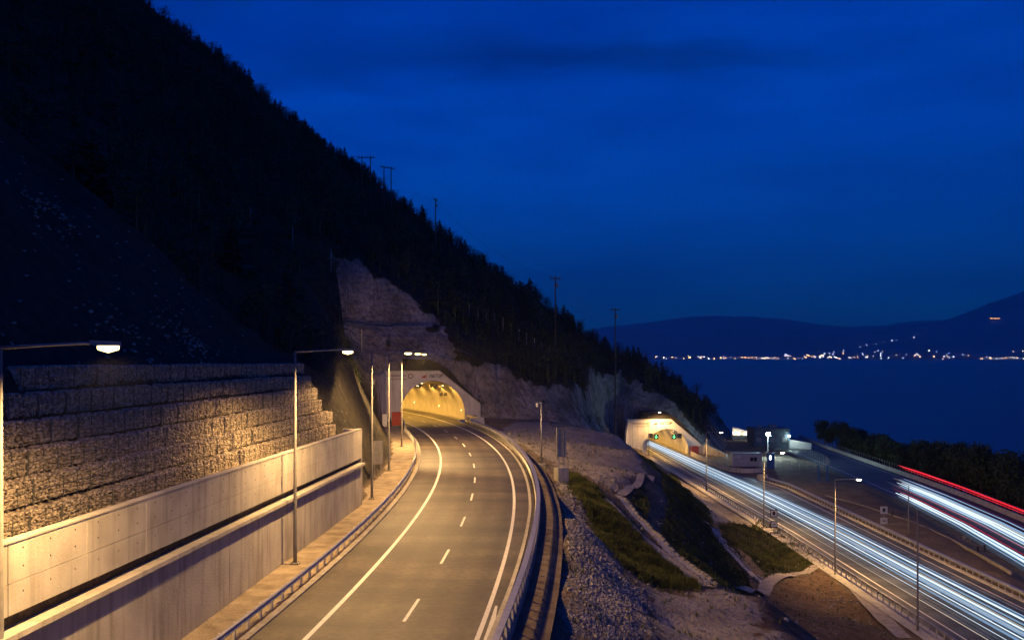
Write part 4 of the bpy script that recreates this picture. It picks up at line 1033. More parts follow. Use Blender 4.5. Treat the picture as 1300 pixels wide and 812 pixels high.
tag(link('concrete_barrier', MB().sweep([(xh(213) + .2, 215, -16.1), (56.6, 217.5, -16.1), (57.5, 218.5, -16.1), (59.0, 218, -16.1)], [(-.3, -.1), (.3, -.1), (.15, .9), (-.15, .9)]), 'concrete_pale'), 'rounded concrete barrier nose where the right guardrail of the lower road begins', 'barrier')

# old coastal road
ox = lambda y: float(np.interp(y, OLD_y, OLD_x)); OY = np.arange(60, 344, 4.0)
ribbon('coast_road', [(ox(y) - 7.6, y, -17) for y in OY], [(ox(y) + 6.8, y, -17) for y in OY], 'asphalt_old', across=(-7, 7), n=4)
ribbon('edge_line', [(ox(y) - 5.6, y, -16.994) for y in OY], [(ox(y) - 5.4, y, -16.994) for y in OY], 'line')
ribbon('edge_line', [(ox(y) + 4.9, y, -16.994) for y in OY], [(ox(y) + 5.1, y, -16.994) for y in OY], 'line')
tag(link('concrete_barrier', MB().sweep([(ox(y) + 7.1, y, -17.05) for y in OY], [(-.3, -.1), (.3, -.1), (.13, 1.0), (-.13, 1.0)]), 'concrete_pale'), 'long pale concrete barrier on the seaward edge of the coast road', 'barrier')
sf = thing('post_fence', 'long fence of thin posts behind the barrier on the seaward side of the coast road', 'fence', (ox(300) + 8, 300, -17.1))
pm = MB().box((0, 0, 1.0), (.09, .09, 2.2)).mesh('post'); pm.materials.append(M['steel_dull'])
fp = [(ox(y) + 7.9, y) for y in np.arange(100, 318, 1.9)]
for x, y in fp:
    o = bpy.data.objects.new('post', pm); COL.objects.link(o); o.parent = sf; o.location = (x - ox(300) - 8, y - 300, 0)
link('wire', MB().sweep([(x - ox(300) - 8, y - 300, 1.9) for x, y in fp[::4]], [(-.015, -.015), (.015, -.015), (.015, .015), (-.015, .015)]), 'steel_dull', sf)

# ------------------------------------------------------------------ light streaks of the traffic (luminous lines at headlamp height)
def trail_mat(name, c, s): return mat(name, (0, 0, 0), .5, emit=c, estr=s)
TM = {'glow': trail_mat('broad blue glow', (.30, .54, .85), .62), 'white': trail_mat('white headlight glow', (.74, .88, 1.0), 1.25), 'blue': trail_mat('bluish headlight glow', (.40, .66, 1.0), .65), 'cream': trail_mat('warm headlight glow', (1.0, .86, .66), .75),
      'red': trail_mat('red tail light glow', (1.0, .015, .03), .9), 'dim': trail_mat('dim headlight glow', (.35, .48, .62), .32)}
def trail(name, label, pts, r, m, group):
    rr = random.Random(str(label) + str(r) + str(pts[0][0])); n = len(pts); a_, b_ = rr.uniform(.15, .5), rr.uniform(0, 6)
    rad = [r * (.78 + .22 * math.sin(i * a_ + b_)) * min(1, .25 + (n - 1 - i) * .25) for i in range(n)]
    o = link(name, MB().tube(pts, rad, 8), TM[m], None, True); return tag(o, label, 'light trail', group)
LT = [(-4.4, .62, .030, 'cream'), (-3.4, .7, .03, 'dim'), (-2.7, .66, .045, 'white'), (-1.9, .9, .025, 'dim'), (-1.0, .68, .10, 'white'), (-.6, .8, .06, 'blue'),
      (.1, .62, .025, 'cream'), (.7, .70, .12, 'white'), (1.3, .62, .03, 'cream'), (2.0, .75, .03, 'dim'), (2.7, .68, .10, 'white'), (3.5, .66, .06, 'blue'), (4.4, .7, .025, 'dim'), (-.1, 1.25, .02, 'blue'), (-3.9, .6, .02, 'dim'), (-1.5, .6, .16, 'glow'), (.3, .55, .18, 'glow'), (1.9, .6, .15, 'glow'), (3.1, .55, .13, 'glow')]
for q, z, r, m in LT:
    pts = []
    for y in np.arange(40, 318, 5.0):
        sc = np.interp(y, [60, 150, 270, 330], [1.0, 1.0, .62, .55]); cxm = np.interp(y, [40, 96, 150, 197, 230, 270, 330], [50.6, 50.4, 50.0, 48.4, 46.6, 44.6, 41.2])
        pts.append((cxm + q * sc, y, -16 + z))
    words = {'white': 'bright white', 'blue': 'pale blue', 'cream': 'warm white', 'dim': 'faint grey blue', 'glow': 'broad soft blue'}[m]
    trail('light_trail', words + ' streak of passing headlights along the lower road', pts, r, m, words + ' headlight streaks on the lower road')
CT = [(-6.4, .7, .20, 'white', 196), (-5.5, .65, .17, 'white', 198), (-4.6, .6, .04, 'red', 205), (-3.4, 1.0, .035, 'blue', 214), (-1.9, .7, .05, 'white', 210), (-.9, .7, .20, 'white', 213), (.1, .65, .17, 'white', 215), (.9, .9, .14, 'blue', 216), (2.0, 1.0, .14, 'blue', 218), (-7.2, .6, .12, 'blue', 195), (-2.6, .5, .03, 'red', 208), (-5.9, .45, .3, 'glow', 193), (-1.4, .5, .32, 'glow', 211), (1.4, .5, .3, 'glow', 219), (-.4, 1.2, .05, 'cream', 216),
      (5.0, 2.75, .15, 'red', 228), (4.7, 2.35, .07, 'red', 226), (5.3, 2.5, .12, 'red', 228)]
for q, z, r, m, y1 in CT:
    pts = [(ox(y) + q, y, -17 + z) for y in np.arange(60, y1 + 1, 4.0)]
    words = {'white': 'bright white headlight', 'blue': 'pale blue headlight', 'red': 'red tail light', 'glow': 'broad soft blue headlight', 'cream': 'thin warm headlight'}[m]
    if m == 'red' and z > 2: trail('light_trail', 'high red tail light streak of a lorry at the seaward edge of the coast road', pts, r, m, 'high red lorry light streaks')
    else: trail('light_trail', words + ' streak on the coast road at right', pts, r, m, words + ' streaks on the coast road')

# ------------------------------------------------------------------ site cabin, buildings, fences beyond the lower road
cb = thing('site_cabin', 'cream site cabin with a small dark window beyond the lower road', 'cabin', (59.6, 241, -16.1), 0)
link('body', MB().box((0, 0, 1.75), (7.4, 3, 3.1)), 'cream', cb); link('roof', MB().box((0, 0, 3.4), (7.6, 3.2, .2)), 'steel_dull', cb)
for q in np.arange(-3.6, 3.7, .6): link('panel_rib', MB().box((q, -1.52, 1.75), (.06, .04, 3.0)), 'cream', cb)
w = link('window', MB().box((1.6, -1.54, 2.05), (1.9, .08, 1.0)), 'glass', cb)
for q in (.7, 1.6, 2.5): link('frame', MB().box((q, -1.57, 2.05), (.07, .06, 1.1)), 'white', w)
link('air_conditioner', MB().box((-2.3, -1.75, 2.7), (.8, .4, .6)), 'white', cb)
for s in (-2.8, 0, 2.8): link('skid', MB().box((s, 0, .1), (.3, 2.8, .24)), 'concrete_dirty', cb)
tb = thing('blue_booth', 'narrow blue booth with a small light beside the site cabin', 'booth', (64.6, 236, -16.1))
link('body', MB().box((0, 0, 2.0), (1.5, 1.5, 3.8)), 'blue', tb); link('roof', MB().box((0, 0, 3.98), (1.7, 1.7, .15)), 'blue', tb)
link('door', MB().box((0, -.77, 1.8), (1.0, .05, 3.0)), 'blue', tb); link('window', MB().box((-.3, -.81, 2.9), (.35, .04, .9)), 'win_cool', tb)
ub = thing('utility_building', 'flat roofed grey blue utility building behind the floodlight', 'building', (81.2, 300, -19.3))
link('wall', MB().box((0, 0, 4.1), (11, 9, 8.4)), 'bluegrey', ub); link('parapet', MB().box((0, 0, 8.5), (11.4, 9.4, .5)), 'bluegrey', ub)
for q in range(5): link('ladder_rung', MB().box((-4.6, -4.62, 5.5 + q * .6), (.6, .06, .06)), 'steel', ub)
link('roof_unit', MB().box((1.5, 0, 9.2), (2.2, 1.8, 1.1)), 'steel_dull', ub); link('roof_unit', MB().box((-2.5, 1, 9.0), (1.2, 1.2, .8)), 'steel_dull', ub)
for q in (-4, 0, 4): wv = link('louvre', MB().box((q, -4.55, 5.2), (1.6, .12, 1.4)), 'steel_dull', ub)
link('door', MB().box((2, -4.55, 1.3), (1.6, .1, 2.5)), 'steel_dull', ub); link('drainpipe', MB().tube([(5.2, -4.7, 0), (5.2, -4.7, 8.3)], .09, 8), 'steel', ub)
fl = thing('floodlight_mast', 'floodlight mast with a brilliant cool white lamp beyond the site cabin', 'floodlight', (70.4, 260, -16.3))
link('mast', MB().tube([(0, 0, 0), (0, 0, 6.9)], [.12, .08], 10), 'steel', fl); link('bracket', MB().box((0, -.1, 6.8), (1.3, .08, .08)), 'steel', fl)
fh = link('flood_head', MB().box((0, -.25, 6.9), (1.0, .3, .75), 0, (R(-12), 0)), 'steel_dull', fl)
link('lamp_lens', MB().box((0, -.44, 6.87), (1.1, .06, .85), 0, (R(-12), 0)), 'lens_cool', fh)
ld = bpy.data.lights.new('flood_light', 'POINT'); ld.energy = 9000; ld.color = (.62, .95, 1.0); ld.shadow_soft_size = .3
lo = bpy.data.objects.new('flood_light', ld); COL.objects.link(lo); lo.parent = fh; lo.location = (0, -1.0, 6.8)
ww = thing('boundary_wall', 'short pale wall lit green white behind the utility building beside the coast road', 'wall', (90.6, 296, -17.1))
link('wall', MB().prism([(-5.2, 0), (3.0, 0), (3.0, 2.0), (-5.2, 3.2)], (0, 0, 0), (.92, -.39, 0), (.39, .92, 0), .4), 'white', ww)
wl_ = link('wall_lamp', MB().box((-4, -1.0, 4.2), (.5, .3, .3)), 'lens_cool', ww)
link('lamp_bracket', MB().box((-4, -.6, 4.4), (.1, .9, .1)).box((-4, -.2, 2.2), (.1, .1, 4.4)), 'steel', ww)
ld = bpy.data.lights.new('wall_light', 'POINT'); ld.energy = 220; ld.color = (.7, 1.0, .9); ld.shadow_soft_size = .2
lo = bpy.data.objects.new('wall_light', ld); COL.objects.link(lo); lo.parent = wl_; lo.location = (-2.6, -2.6, 3.2)
uw = thing('parapet_wall', 'upper pale parapet with bright work lights behind the rocky knoll', 'wall', (76.3, 316, -14.4))
link('wall', MB().prism([(-2.6, 0), (3.4, 0), (3.4, 1.1), (-2.6, 2.9)], (0, 0, 0), (1, 0, 0), (0, 1, 0), .4), 'white', uw)
for q, h in ((-1.9, .8), (-.6, .6), (1.6, .5)): link('work_light', MB().box((q, -.8, h), (.5, .2, .5)), 'lens_pale', uw)
link('plinth', MB().box((.4, .2, -3), (6.4, 1.6, 6)), 'bluegrey', uw)
ld = bpy.data.lights.new('work_light', 'POINT'); ld.energy = 60; ld.color = (.75, 1.0, .95); ld.shadow_soft_size = .2
lo = bpy.data.objects.new('work_light', ld); COL.objects.link(lo); lo.parent = uw; lo.location = (0, -2.2, 1.4)
def mesh_fence(label, pts, h, step, wires=5, post='steel_dull'):
    t = thing('wire_fence', label, 'fence', tuple(pts[0])); o0 = Vector(pts[0]); P = [Vector(p) - o0 for p in pts]
    pm = MB().box((0, 0, h / 2), (.08, .08, h + .1)).mesh('post'); pm.materials.append(M[post])
    L = 0; nxt = 0
    for a, b in zip(P[:-1], P[1:]):
        d = (b - a).length
        while nxt <= L + d:
            o = bpy.data.objects.new('post', pm); COL.objects.link(o); o.parent = t; o.location = a + (b - a) * ((nxt - L) / d); nxt += step
        L += d
    for k in range(wires):
        z = h * (k + 1) / wires - .05
        link('wire', MB().sweep([tuple(p + Vector((0, 0, z))) for p in P], [(-.012, -.012), (.012, -.012), (.012, .012), (-.012, .012)]), 'netting', t)
    return t
mesh_fence('wire fence round the yard beside the blue booth', [(66, 231, -16.1), (74, 232, -16.2), (80, 238, -16.4), (83, 250, -16.6), (84, 270, -17)], 2.4, 2.2)
mesh_fence('wire fence climbing beside the lower tunnel portal', [(56.5, 262, T1(56.5, 262) + .1), (58.5, 255, T1(58.5, 255) + .1), (60.5, 249, T1(60.5, 249) + .1)], 2.2, 1.6)
gt = thing('blue_gate', 'pair of tall blue steel gate posts beside the coast road', 'gate', (68.4, 211, -16.2))
for q in (0, 2.0): link('gate_post', MB().box((q, 0, 1.8), (.3, .3, 4.2)), 'blue', gt)
link('gate_rail', MB().box((1.0, .1, 2.9), (1.6, .08, .1)).box((1.0, .1, 1.0), (1.6, .08, .1)), 'blue', gt)

# fences on the hillside bench
def hill_fence(label, pxs, Y0, h, step, post='steel'):
    pts = []
    for (px, Yf) in pxs:
        x = (px - 650) / 1200 * Yf; pts.append((x, Yf, T1(x, Yf) + .05))
    return mesh_fence(label, pts, h, step, 6, post)
hill_fence('rockfall fence with tall pale posts high on the dark forested slope', [(318, 158), (365, 160), (420, 163), (470, 168)], 0, 4.0, 7.5)
hill_fence('thin post fence along the dark bench right of the big rock face', [(596, 226), (640, 232), (690, 238), (740, 246)], 0, 3.2, 2.6)

# power poles and their wires
def power_pole(label, px, ytop, Y, hframe, rz=0, base_h=None):
    x = (px - 650) / 1200 * Y; zt = 12 - (ytop - 5 - 452) / 1200 * Y; z0 = T1(x, Y); h = max(zt - z0, 7.0)
    t = thing('power_pole', label, 'power pole', (x, Y, zt - h), rz)
    legs = (-1.3, 1.3) if hframe else (0,)
    for q in legs: link('pole', MB().tube([(q, 0, -2), (q, 0, h)], [.24, .15], 8), 'wood', t)
    w = 5.2 if hframe else 2.6
    link('crossarm', MB().box((0, 0, h - .5), (w, .22, .24)), 'wood', t)
    for q in (-w * .45, 0, w * .45): link('insulator', MB().tube([(q, 0, h - .4), (q, 0, h - .1), (q, 0, h + .15)], [.06, .12, .05], 6), 'steel_dull', t)
    if not hframe: link('transformer', MB().box((.5, 0, h - 2.2), (.6, .5, .9)), 'steel_dull', t)
    return Vector((x, Y, zt - .1))
q1 = power_pole('wide two legged power pole highest on the ridge', 465, 203, 286, True)
q2 = power_pole('narrower two legged power pole just below the highest one on the ridge', 492, 216, 292, True, .7)
q3 = power_pole('single power pole on the middle of the ridge', 553, 257, 300, False, 1.2)
q4 = power_pole('single power pole with a forked top above the bench fence', 705, 356, 236, False, .3)
q5 = power_pole('lowest power pole at the right end of the ridge', 781, 396, 262, False, .5)
def wirerun(label, a, b, sag, o=0):
    pts = [a.lerp(b, t) - Vector((0, 0, sag * 4 * t * (1 - t))) + Vector((o, 0, 0)) for t in np.linspace(0, 1, 14)]
    tag(link('power_line', MB().tube(pts, .022, 4), 'rubber'), label, 'power line')
wirerun('sagging power line between the two lowest power poles', q4, q5, 3)
wirerun('sagging power line from the middle pole down to the forked pole', q3, q4, 4)
wirerun('power line from the highest pole running down the ridge', q1, q3, 3)

# ------------------------------------------------------------------ mid ground: gravel, grass, paths, channel
def scatter(polys, n, seed):
    rs = np.random.default_rng(seed); out = []
    ar = [0.5 * abs(np.dot(P[:, 0], np.roll(P[:, 1], 1)) - np.dot(P[:, 1], np.roll(P[:, 0], 1))) for P in polys]; tot = sum(ar)
    for P, a in zip(polys, ar):
        k = max(int(n * a / tot), 1); lo_, hi = P.min(0), P.max(0); got = 0
        while got < k:
            q = rs.uniform(lo_, hi, (k * 3, 2)); q = q[inpoly(q[:, 0], q[:, 1], P)][:k - got]; out.append(q); got += len(q)
    return np.vstack(out), rs
pts, rs = scatter(Z_GRAVEL, 34000, 3)
Z = T(pts[:, 0], pts[:, 1]); 
kp = sdist(pts[:, 0], pts[:, 1], Z_GRAVEL) + 2.2 * fbm(pts[:, 0] / 1.7, pts[:, 1] / 1.7, 3, 91) > .35; pts = pts[kp]; Z = Z[kp]
sz = rs.gamma(2.2, .014, len(pts)) + .018; sz = np.minimum(sz, .13)
units = [stone_unit(rs, .3) for _ in range(12)]
vs = np.concatenate([(units[i % 12] @ rot_rand(rs).T) * sz[i] + np.array([pts[i, 0], pts[i, 1], Z[i] + sz[i] * .3]) for i in range(len(pts))])
fs = (ICOF[None] + 12 * np.arange(len(pts))[:, None, None]).reshape(-1, 3)
tag(link('gravel_bank', bigmesh('gravel_bank', vs, fs), 'gravel'), 'bank of pale broken gravel falling away right of the upper road', 'gravel', kind='stuff')
def grass(name, label, polys, n, hmin, hmax, seed, m='grass'):
    pts, rs = scatter(polys, n, seed); pts = pts + rs.normal(0, .22, pts.shape) * (rs.random((len(pts), 1)) < .3) * 2.5
    pts = pts[fbm(pts[:, 0] / 2.1, pts[:, 1] / 2.1, 3, 61) > -.42]; k = 6; N = len(pts)
    a = rs.uniform(0, 2 * math.pi, (N, k)); h = rs.uniform(hmin, hmax, (N, k)); r = rs.uniform(.0, .14, (N, k)); w = rs.uniform(.02, .045, (N, k)); ln = rs.uniform(.1, .6, (N, k)) * h
    Z = T(pts[:, 0], pts[:, 1]); h = h * (.45 + 1.1 * np.clip(fbm(pts[:, 0] / 1.3, pts[:, 1] / 1.3, 3, 12) + .45, 0, 1.4))[:, None]
    bx = pts[:, 0, None] + r * np.cos(a); by = pts[:, 1, None] + r * np.sin(a); b2 = a + 1.57
    v = np.stack([np.stack([bx + w * np.cos(b2), by + w * np.sin(b2), Z[:, None] - .02 + 0 * w], -1), np.stack([bx - w * np.cos(b2), by - w * np.sin(b2), Z[:, None] - .02 + 0 * w], -1),
                  np.stack([bx + ln * np.cos(a), by + ln * np.sin(a), Z[:, None] + h], -1)], 2)
    v = v.reshape(-1, 3); f = np.arange(len(v)).reshape(-1, 3)
    return tag(link(name, bigmesh(name, v, f), m), label, 'grass', kind='stuff')
grass('grass', 'rough green grass on the slope beside the gravel bank', Z_GRASS[:1], 14000, .12, .55, 11)
grass('grass', 'dark grass on the embankment left of the lower road', Z_GRASS[1:], 20000, .1, .42, 12)
_wp = [PX([(640, 548), (800, 560), (905, 668), (1040, 712), (1150, 812), (722, 812), (716, 650)])]
grass('weeds', 'scattered dry weeds over the bare soil between the two roads', _wp, 2600, .1, .4, 15)
pts, rs = scatter(_wp, 3800, 8); Z = T(pts[:, 0], pts[:, 1]); sz = rs.uniform(.03, .09, len(pts)) * np.where(rs.random(len(pts)) < .05, 2.4, 1)
vs = np.concatenate([(units[i % 12] @ rot_rand(rs).T) * sz[i] + np.array([pts[i, 0], pts[i, 1], Z[i] + sz[i] * .2]) for i in range(len(pts))])
fs = (ICOF[None] + 12 * np.arange(len(pts))[:, None, None]).reshape(-1, 3)
tag(link('stray_stones', bigmesh('stray_stones', vs, fs), 'gravel'), 'stray stones scattered over the bare soil between the two roads', 'stones', kind='stuff')
def draped(name, pxs, w, m, lift=.05, h=.0, step=.8, z_off=0.0, kind='structure'):
    P = [Vector(ray_ground(*p)) for p in pxs]; pts = []
    for a, b in zip(P[:-1], P[1:]):
        n = max(int((b - a).length / step), 1)
        for k in range(n): pts.append(a.lerp(b, k / n))
    pts.append(P[-1]); pts = [Vector((*np.array([(pts[max(i - 2, 0)] + pts[max(i - 1, 0)] + pts[i] + pts[min(i + 1, len(pts) - 1)] + pts[min(i + 2, len(pts) - 1)]) / 5][0])[:2], 0)) for i in range(len(pts))]
    L = []; Rr = []
    for i, p in enumerate(pts):
        d = (pts[min(i + 1, len(pts) - 1)] - pts[max(i - 1, 0)]).normalized(); r = Vector((d.y, -d.x, 0)); ww = w * (1 + .25 * float(fbm(np.array(i * .4), np.array(3.3), 2, 5)))
        L.append(p - r * ww / 2); Rr.append(p + r * ww / 2)
    n = 4; V_ = []; 
    for a, b in zip(L, Rr):
        for k in range(n + 1):
            q = a.lerp(b, k / n); V_.append((q.x, q.y))
    V_ = np.array(V_); Zz = T(V_[:, 0], V_[:, 1]); Zz = Zz.reshape(-1, n + 1); Zz = (Zz.max(1, keepdims=True) * .5 + Zz * .5) + lift; 
    vv = np.column_stack([V_, Zz.ravel()]); f = np.array([(i * (n + 1) + k, i * (n + 1) + k + 1, (i + 1) * (n + 1) + k + 1, (i + 1) * (n + 1) + k) for i in range(len(L) - 1) for k in range(n)])
    me = bigmesh(name, vv, f); me.polygons.foreach_set('use_smooth', np.ones(len(me.polygons), bool)); o = link(name, me, m)
    if kind: o['kind'] = kind
    return o, [Vector((p.x, p.y, T1(p.x, p.y))) for p in pts]
M['path'] = mat('pale trodden path', (0.40, 0.35, 0.31), .95, color2=(0.28, 0.245, 0.21), scale=1.2, bump=.6, coords='World')
draped('path', [(940, 752), (975, 742), (1010, 728), (1042, 716), (1062, 722), (1082, 745), (1112, 775), (1150, 812)], 1.5, 'path')
draped('path', [(757, 628), (775, 642), (800, 672), (845, 706), (903, 748)], 1.1, 'path')
draped('path', [(786, 630), (800, 621), (812, 614), (827, 604)], .9, 'path')
# drainage channels: concrete troughs with raised sides, their blocks picked out one by one
def channel(label, pxs, w, block, hh=.22):
    o, P = draped('channel_bed', pxs, w, 'concrete_pale', .04, kind=None)
    t = thing('drain_channel', label, 'drain', tuple(P[0])); o.parent = t; o.matrix_parent_inverse = Matrix.Translation(-P[0])
    bm_ = MB().box((0, 0, 0), (.2, block * .8, hh * 2)).mesh('kerb_block'); bm_.materials.append(M['concrete_dirty'])
    acc = 0; last = P[0]
    for i in range(1, len(P)):
        acc += (P[i] - P[i - 1]).length
        if acc >= block:
            acc = 0; d = (P[i] - last).normalized(); last = P[i]; r = Vector((d.y, -d.x, 0)).normalized()
            for s in (-1, 1):
                q = P[i] + r * s * w / 2; b = bpy.data.objects.new('kerb_block', bm_); COL.objects.link(b); b.parent = t
                b.location = q - P[0] + Vector((0, 0, hh * .5)); b.rotation_euler = (math.asin(max(-1, min(1, d.z))), 0, math.atan2(d.y, d.x) - math.pi / 2 + random.uniform(-.05, .05))
    return t
channel('stepped drain edged with concrete blocks running down beside the grass slope', [(783, 628), (800, 648), (822, 672), (838, 690), (865, 712), (905, 744)], .8, .75, .13)
channel('straight concrete drain crossing the dark embankment to the footpath corner', [(893, 662), (912, 686), (940, 716), (972, 742)], 1.0, 1.0, .15)
# loose stones and shrubs by the grass
for k, (px, py, n, lab) in enumerate(((775, 612, 40, 'scattered loose stones at the edge of the pale terrace'), (1063, 765, 60, 'loose reddish stones scattered inside the footpath corner'), (1232, 684, 35, 'heap of broken concrete by the coast road'))):
    g = ray_ground(px, py); rubble('loose_stones', lab, g[0], g[1], n, 1.4, 1.8, .05, .2, 'gravel', 50 + k, 'stones', .1)
dk = [(x, y) for x, y in ((68, 150), (70, 140))]
tag(link('kerb', MB().sweep([(64.5, 122, -16), (66, 134, -16), (67.2, 146, -16), (67.5, 160, -16.05), (66, 176, -16.1), (63, 190, -16.1)], [(-.12, -.2), (.12, -.2), (.12, .25), (-.12, .25)]), 'concrete_dirty'), kind='structure')
for k, (x, y) in enumerate(((66.8, 166), (68.5, 139), (70.5, 141))):
    t = thing('bollard', ['small dark marker post in the dirt far from the drain', 'dark marker post at the end of the dirt kerb', 'dark marker post beside the broken concrete'][k], 'marker post', (x, y, T1(x, y)))
    link('post', MB().tube([(0, 0, 0), (0, 0, .9)], [.16, .14], 8), 'rubber', t); link('cap', MB().tube([(0, 0, .9), (0, 0, 1.0)], [.2, .12], 8), 'rubber', t)

# ------------------------------------------------------------------ trees
def conifer(seed, h=1.0, n=150, spread=.22):
    """unit-height conifer: tapered trunk and drooping needle sprays; returns verts, tris, number of trunk tris"""
    rs = np.random.default_rng(seed); v = []; f = []
    for k in range(5):
        a = 2 * math.pi * k / 5; v.append((.022 * math.cos(a), .022 * math.sin(a), -.06)); v.append((.003 * math.cos(a), .003 * math.sin(a), .95))
    for k in range(5):
        a, b = 2 * k, 2 * ((k + 1) % 5); f += [(a, b, b + 1), (a, b + 1, a + 1)]
    nt = len(f)
    for i in range(n):
        z = .10 + .88 * (rs.random() ** 1.15); a = rs.uniform(0, 6.283); env = spread * (1.02 - z) ** .75 * (1 + .3 * math.sin(a * 3 + seed)) + .015
        r0 = env * rs.uniform(.05, .5); r1 = env * rs.uniform(.65, 1.2); dz = -rs.uniform(.0, .06) + .03 * z; w = env * rs.uniform(.14, .34) + .008
        c, s = math.cos(a), math.sin(a); b = len(v)
        v += [(r0 * c, r0 * s, z + .03), (r1 * c, r1 * s, z + dz), ((r0 + r1) / 2 * c - w * s, (r0 + r1) / 2 * s + w * c, z + dz * .3 - .01), ((r0 + r1) / 2 * c + w * s, (r0 + r1) / 2 * s - w * c, z + dz * .3 - .03)]
        f += [(b, b + 2, b + 1), (b, b + 1, b + 3)]
    return np.array(v), np.array(f), nt
def bushy(seed, n=200, squash=1.0):
    rs = np.random.default_rng(seed); v = []; f = []
    for k in range(5):
        a = 2 * math.pi * k / 5; v.append((.03 * math.cos(a), .03 * math.sin(a), -.06)); v.append((.012 * math.cos(a), .012 * math.sin(a), .6))
    for k in range(5):
        a, b = 2 * k, 2 * ((k + 1) % 5); f += [(a, b, b + 1), (a, b + 1, a + 1)]
    nt = len(f); cl = [(rs.uniform(-.2, .2), rs.uniform(-.2, .2), rs.uniform(.35, .82), rs.uniform(.12, .24)) for _ in range(9)] + [(0, 0, .86, .13)]
    for c in cl:
        b = len(v); v += [(c[0], c[1], c[2])]; f.append((1, 5, b)); nt += 1
    for i in range(n):
        c = cl[i % len(cl)]; d = rs.normal(size=3); d /= np.linalg.norm(d); rr = c[3] * rs.uniform(.6, 1.12); p = np.array(c[:3]) + d * rr * np.array([1, 1, .85])
        q = rs.normal(size=(3, 3)); q = q / np.linalg.norm(q, axis=1)[:, None] * rs.uniform(.02, .05); b = len(v); v += [tuple(p + q[0]), tuple(p + q[1]), tuple(p + q[2])]; f.append((b, b + 1, b + 2))
    return np.array(v), np.array(f), nt
def tree_mesh(v, f, nt, leaf, name):
    me = bigmesh(name, v, f); me.materials.append(M['bark']); me.materials.append(M[leaf])
    mi = np.ones(len(f), np.int32); mi[:nt] = 0; me.polygons.foreach_set('material_index', mi); return me
def split_mesh(v, f, nt, name):
    out = []
    for sub, m in ((f[:nt], 'bark'), (f[nt:], None)):
        u, inv = np.unique(sub, return_inverse=True); out.append((v[u], inv.reshape(sub.shape)))
    return out
# forest positions on the natural slope
rs = np.random.default_rng(21); n = 26000
X = rs.uniform(-215, 92, n); Y = 24 + (368 - 24) * rs.random(n) ** .85
z, rk, df = T(X, Y, True)
px_ = 650 + 1200 * X / Y; py_ = 452 - 1200 * (z - 12) / Y
clump = fbm(X / 9, Y / 9, 3, 55)
lA_ = (X - OA[0]) * WA[0] + (Y - OA[1]) * WA[1]; edge = (X < -20) & (Y > 110) & (Y < 192) & (lA_ < -14) & (z > 8) & (fbm(X / 4, Y / 4, 3, 68) > -.22)
keep = (df > 1.2) & ((rk < -.5) | edge | ((fbm(X / 6, Y / 6, 3, 66) > np.where(X > -2, -.12, .14)) & (Y > 150) & (rk < 12)) | ((Y < 95) & (fbm(X / 4, Y / 4, 3, 67) > .30) & (rs.random(n) < .7))) & (px_ > -60) & (px_ < 1000) & (py_ > -60) & ((rs.random(n) < .85)) & (clump > -.62)
rk = np.where(edge, np.minimum(rk, -1.5), rk)
X, Y, z, px_, py_, rk = X[keep], Y[keep], z[keep], px_[keep], py_[keep], rk[keep]
# ground hidden behind nearer ground is dropped
vis = np.ones(len(X), bool)
for t in (.35, .5, .62, .74, .84, .92, .97):
    zz = 12 + (z + 5 - 12) * t; vis &= (T(X * t, Y * t) < zz + .3)
X, Y, z, px_, py_, rk = X[vis], Y[vis], z[vis], px_[vis], py_[vis], rk[vis]
H = np.clip(rs.gamma(3.2, 1.1, len(X)), 1.3, 8.5) * np.interp(Y, [60, 200, 340], [.8, .95, 1.25]); H[rk > -2.5] *= .6; H[rk > -.5] = np.clip(H[rk > -.5] * .8, .7, 2.2); H[Y > 290] *= .62
# ridge: points whose top stands above the general skyline
order = np.argsort(-(H / Y) - (Y > 300) * .02 - ((Y > 318) & (py_ > 60)) * .03)
ind = order[:290]; rest = order[290:]
if len(rest) > 9000: rest = rest[rs.permutation(len(rest))[:9000]]
CV = [conifer(s, n=170, spread=.24 + .04 * (s % 3)) for s in range(4)] + [bushy(9, 420)]
CMs = [tree_mesh(*CV[i], 'pine' if i < 4 else 'leaf', 'hill_tree') for i in range(5)]
for q in ind:
    k = int(rs.choice([0, 1, 2, 4, 4, 4, 4, 4, 4])); o = bpy.data.objects.new('pine_tree' if k < 4 else 'round_tree', CMs[k]); COL.objects.link(o)
    o.location = (X[q], Y[q], z[q] - .2); s = float(H[q]) * (1 if k < 4 else .85); o.scale = (s * 1.15, s * 1.15, s); o.rotation_euler = (0, 0, float(rs.uniform(0, 6.28)))
    wh = 'left of the highest power pole' if px_[q] < 460 else ('between the highest and the middle power poles' if px_[q] < 553 else ('between the middle and the forked power poles' if px_[q] < 705 else 'right of the forked power pole'))
    if Y[q] > 300: lab, g = ('dark %s on the ridge ' + wh) % (('pointed pine' if k < 4 else 'round crowned tree')), 'trees on the skyline ridge'
    elif False: lab, g = ('%s' % ('pointed pine' if k < 4 else 'round crowned tree')), 'trees on the skyline ridge'
    elif Y[q] < 130: lab, g = ('dark %s on the near slope above the gabions' % ('pointed pine' if k < 4 else 'round crowned tree')), 'trees on the near slope'
    else: lab, g = ('dark %s in the forest on the hill above the tunnels' % ('pointed pine' if k < 4 else 'round crowned tree')), 'trees on the middle of the hill'
    tag(o, lab, 'tree', g + (', pines' if k < 4 else ', round'))
LV = [conifer(30 + s, n=34, spread=.27) for s in range(3)] + [bushy(40 + s, 90) for s in range(3)]
vs, fs, mi = [], [], []; nv = 0
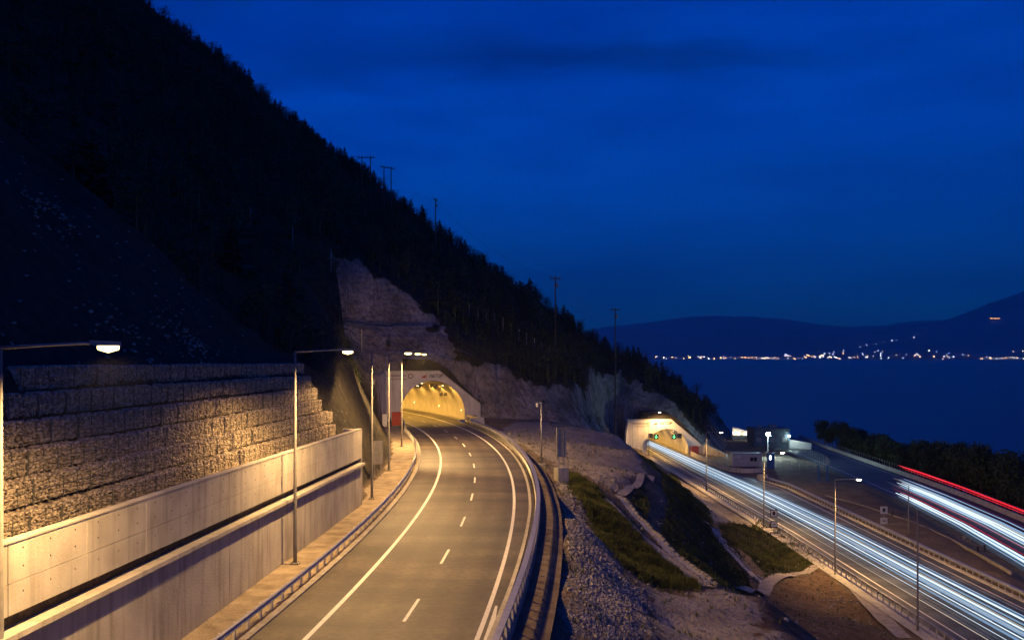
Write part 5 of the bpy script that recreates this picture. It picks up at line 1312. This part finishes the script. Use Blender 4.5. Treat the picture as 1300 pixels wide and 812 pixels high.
for q in rest:
    v, f, nt = LV[int(rs.choice([0, 1, 2, 3, 3, 4, 4, 5, 5]))]; a = rs.uniform(0, 6.28); c, s = math.cos(a), math.sin(a); h = H[q] * .95
    w = v @ np.array([[c, s, 0], [-s, c, 0], [0, 0, 1]]) * np.array([h * 1.35, h * 1.35, h]) + np.array([X[q], Y[q], z[q] - .2])
    vs.append(w); fs.append(f + nv); nv += len(v)
fo = link('forest', bigmesh('forest', np.vstack(vs), np.vstack(fs)), 'pine'); tag(fo, 'dense dark scrub and pine forest covering the mountain slope', 'forest', kind='stuff')

# coastal trees at right
CO = [bushy(60 + s, 2600) for s in range(3)]
CO_t = []
for v, f, nt in CO:
    a, b = split_mesh(v, f, nt, 'c'); m1 = bigmesh('trunk', *a); m1.materials.append(M['bark']); m2 = bigmesh('crown', *b); m2.materials.append(M['leaf']); CO_t.append((m1, m2))
rs = np.random.default_rng(77); placed = []
tries = 0
while len(placed) < 62 and tries < 4000:
    tries += 1; y = rs.uniform(120, 322); r = rs.uniform(10.5, 26); x = ox(y) + r
    if x / y > .60 or any(math.hypot(x - a, y - b) < 3.4 for a, b in placed): continue
    placed.append((x, y))
for k, (x, y) in enumerate(placed):
    h = float(np.interp(y, [150, 200, 260, 300, 325], [12.5, 11.5, 9.0, 8.5, 9.5]) * rs.uniform(.72, 1.12)); h = max(h, 5) + max(0, (x - ox(y) - 12) * .35)
    t = thing('coast_tree', '%s dark round tree %s of the belt beyond the coast road' % ('tall' if h > 11 else ('middling' if h > 8.6 else 'low'), 'at the left end' if y > 265 else ('in the middle' if y > 205 else 'at the right end')), 'tree', (x, y, T1(x, y) - .2), float(rs.uniform(0, 6.28)), 'trees between the coast road and the sea')
    t.scale = (h * .95, h * .95, h); m1, m2 = CO_t[int(rs.integers(3))]
    for nm, mm in (('trunk', m1), ('crown', m2)):
        o = bpy.data.objects.new(nm, mm); COL.objects.link(o); o.parent = t

# ------------------------------------------------------------------ haze over the bay
hz = bpy.data.materials.new('haze'); hz.use_nodes = True; hn = hz.node_tree.nodes; hn.clear()
ho = hn.new('ShaderNodeOutputMaterial'); pv = hn.new('ShaderNodeVolumePrincipled'); pv.inputs['Color'].default_value = (.95, .98, 1, 1); pv.inputs['Density'].default_value = HAZE; pv.inputs['Anisotropy'].default_value = 0
hz.node_tree.links.new(pv.outputs[0], ho.inputs['Volume'])
hb = link('haze', MB().box((4500, 11500, 1000), (30000, 25000, 2120)), None); hb.data.materials.append(hz); hb['kind'] = 'stuff'
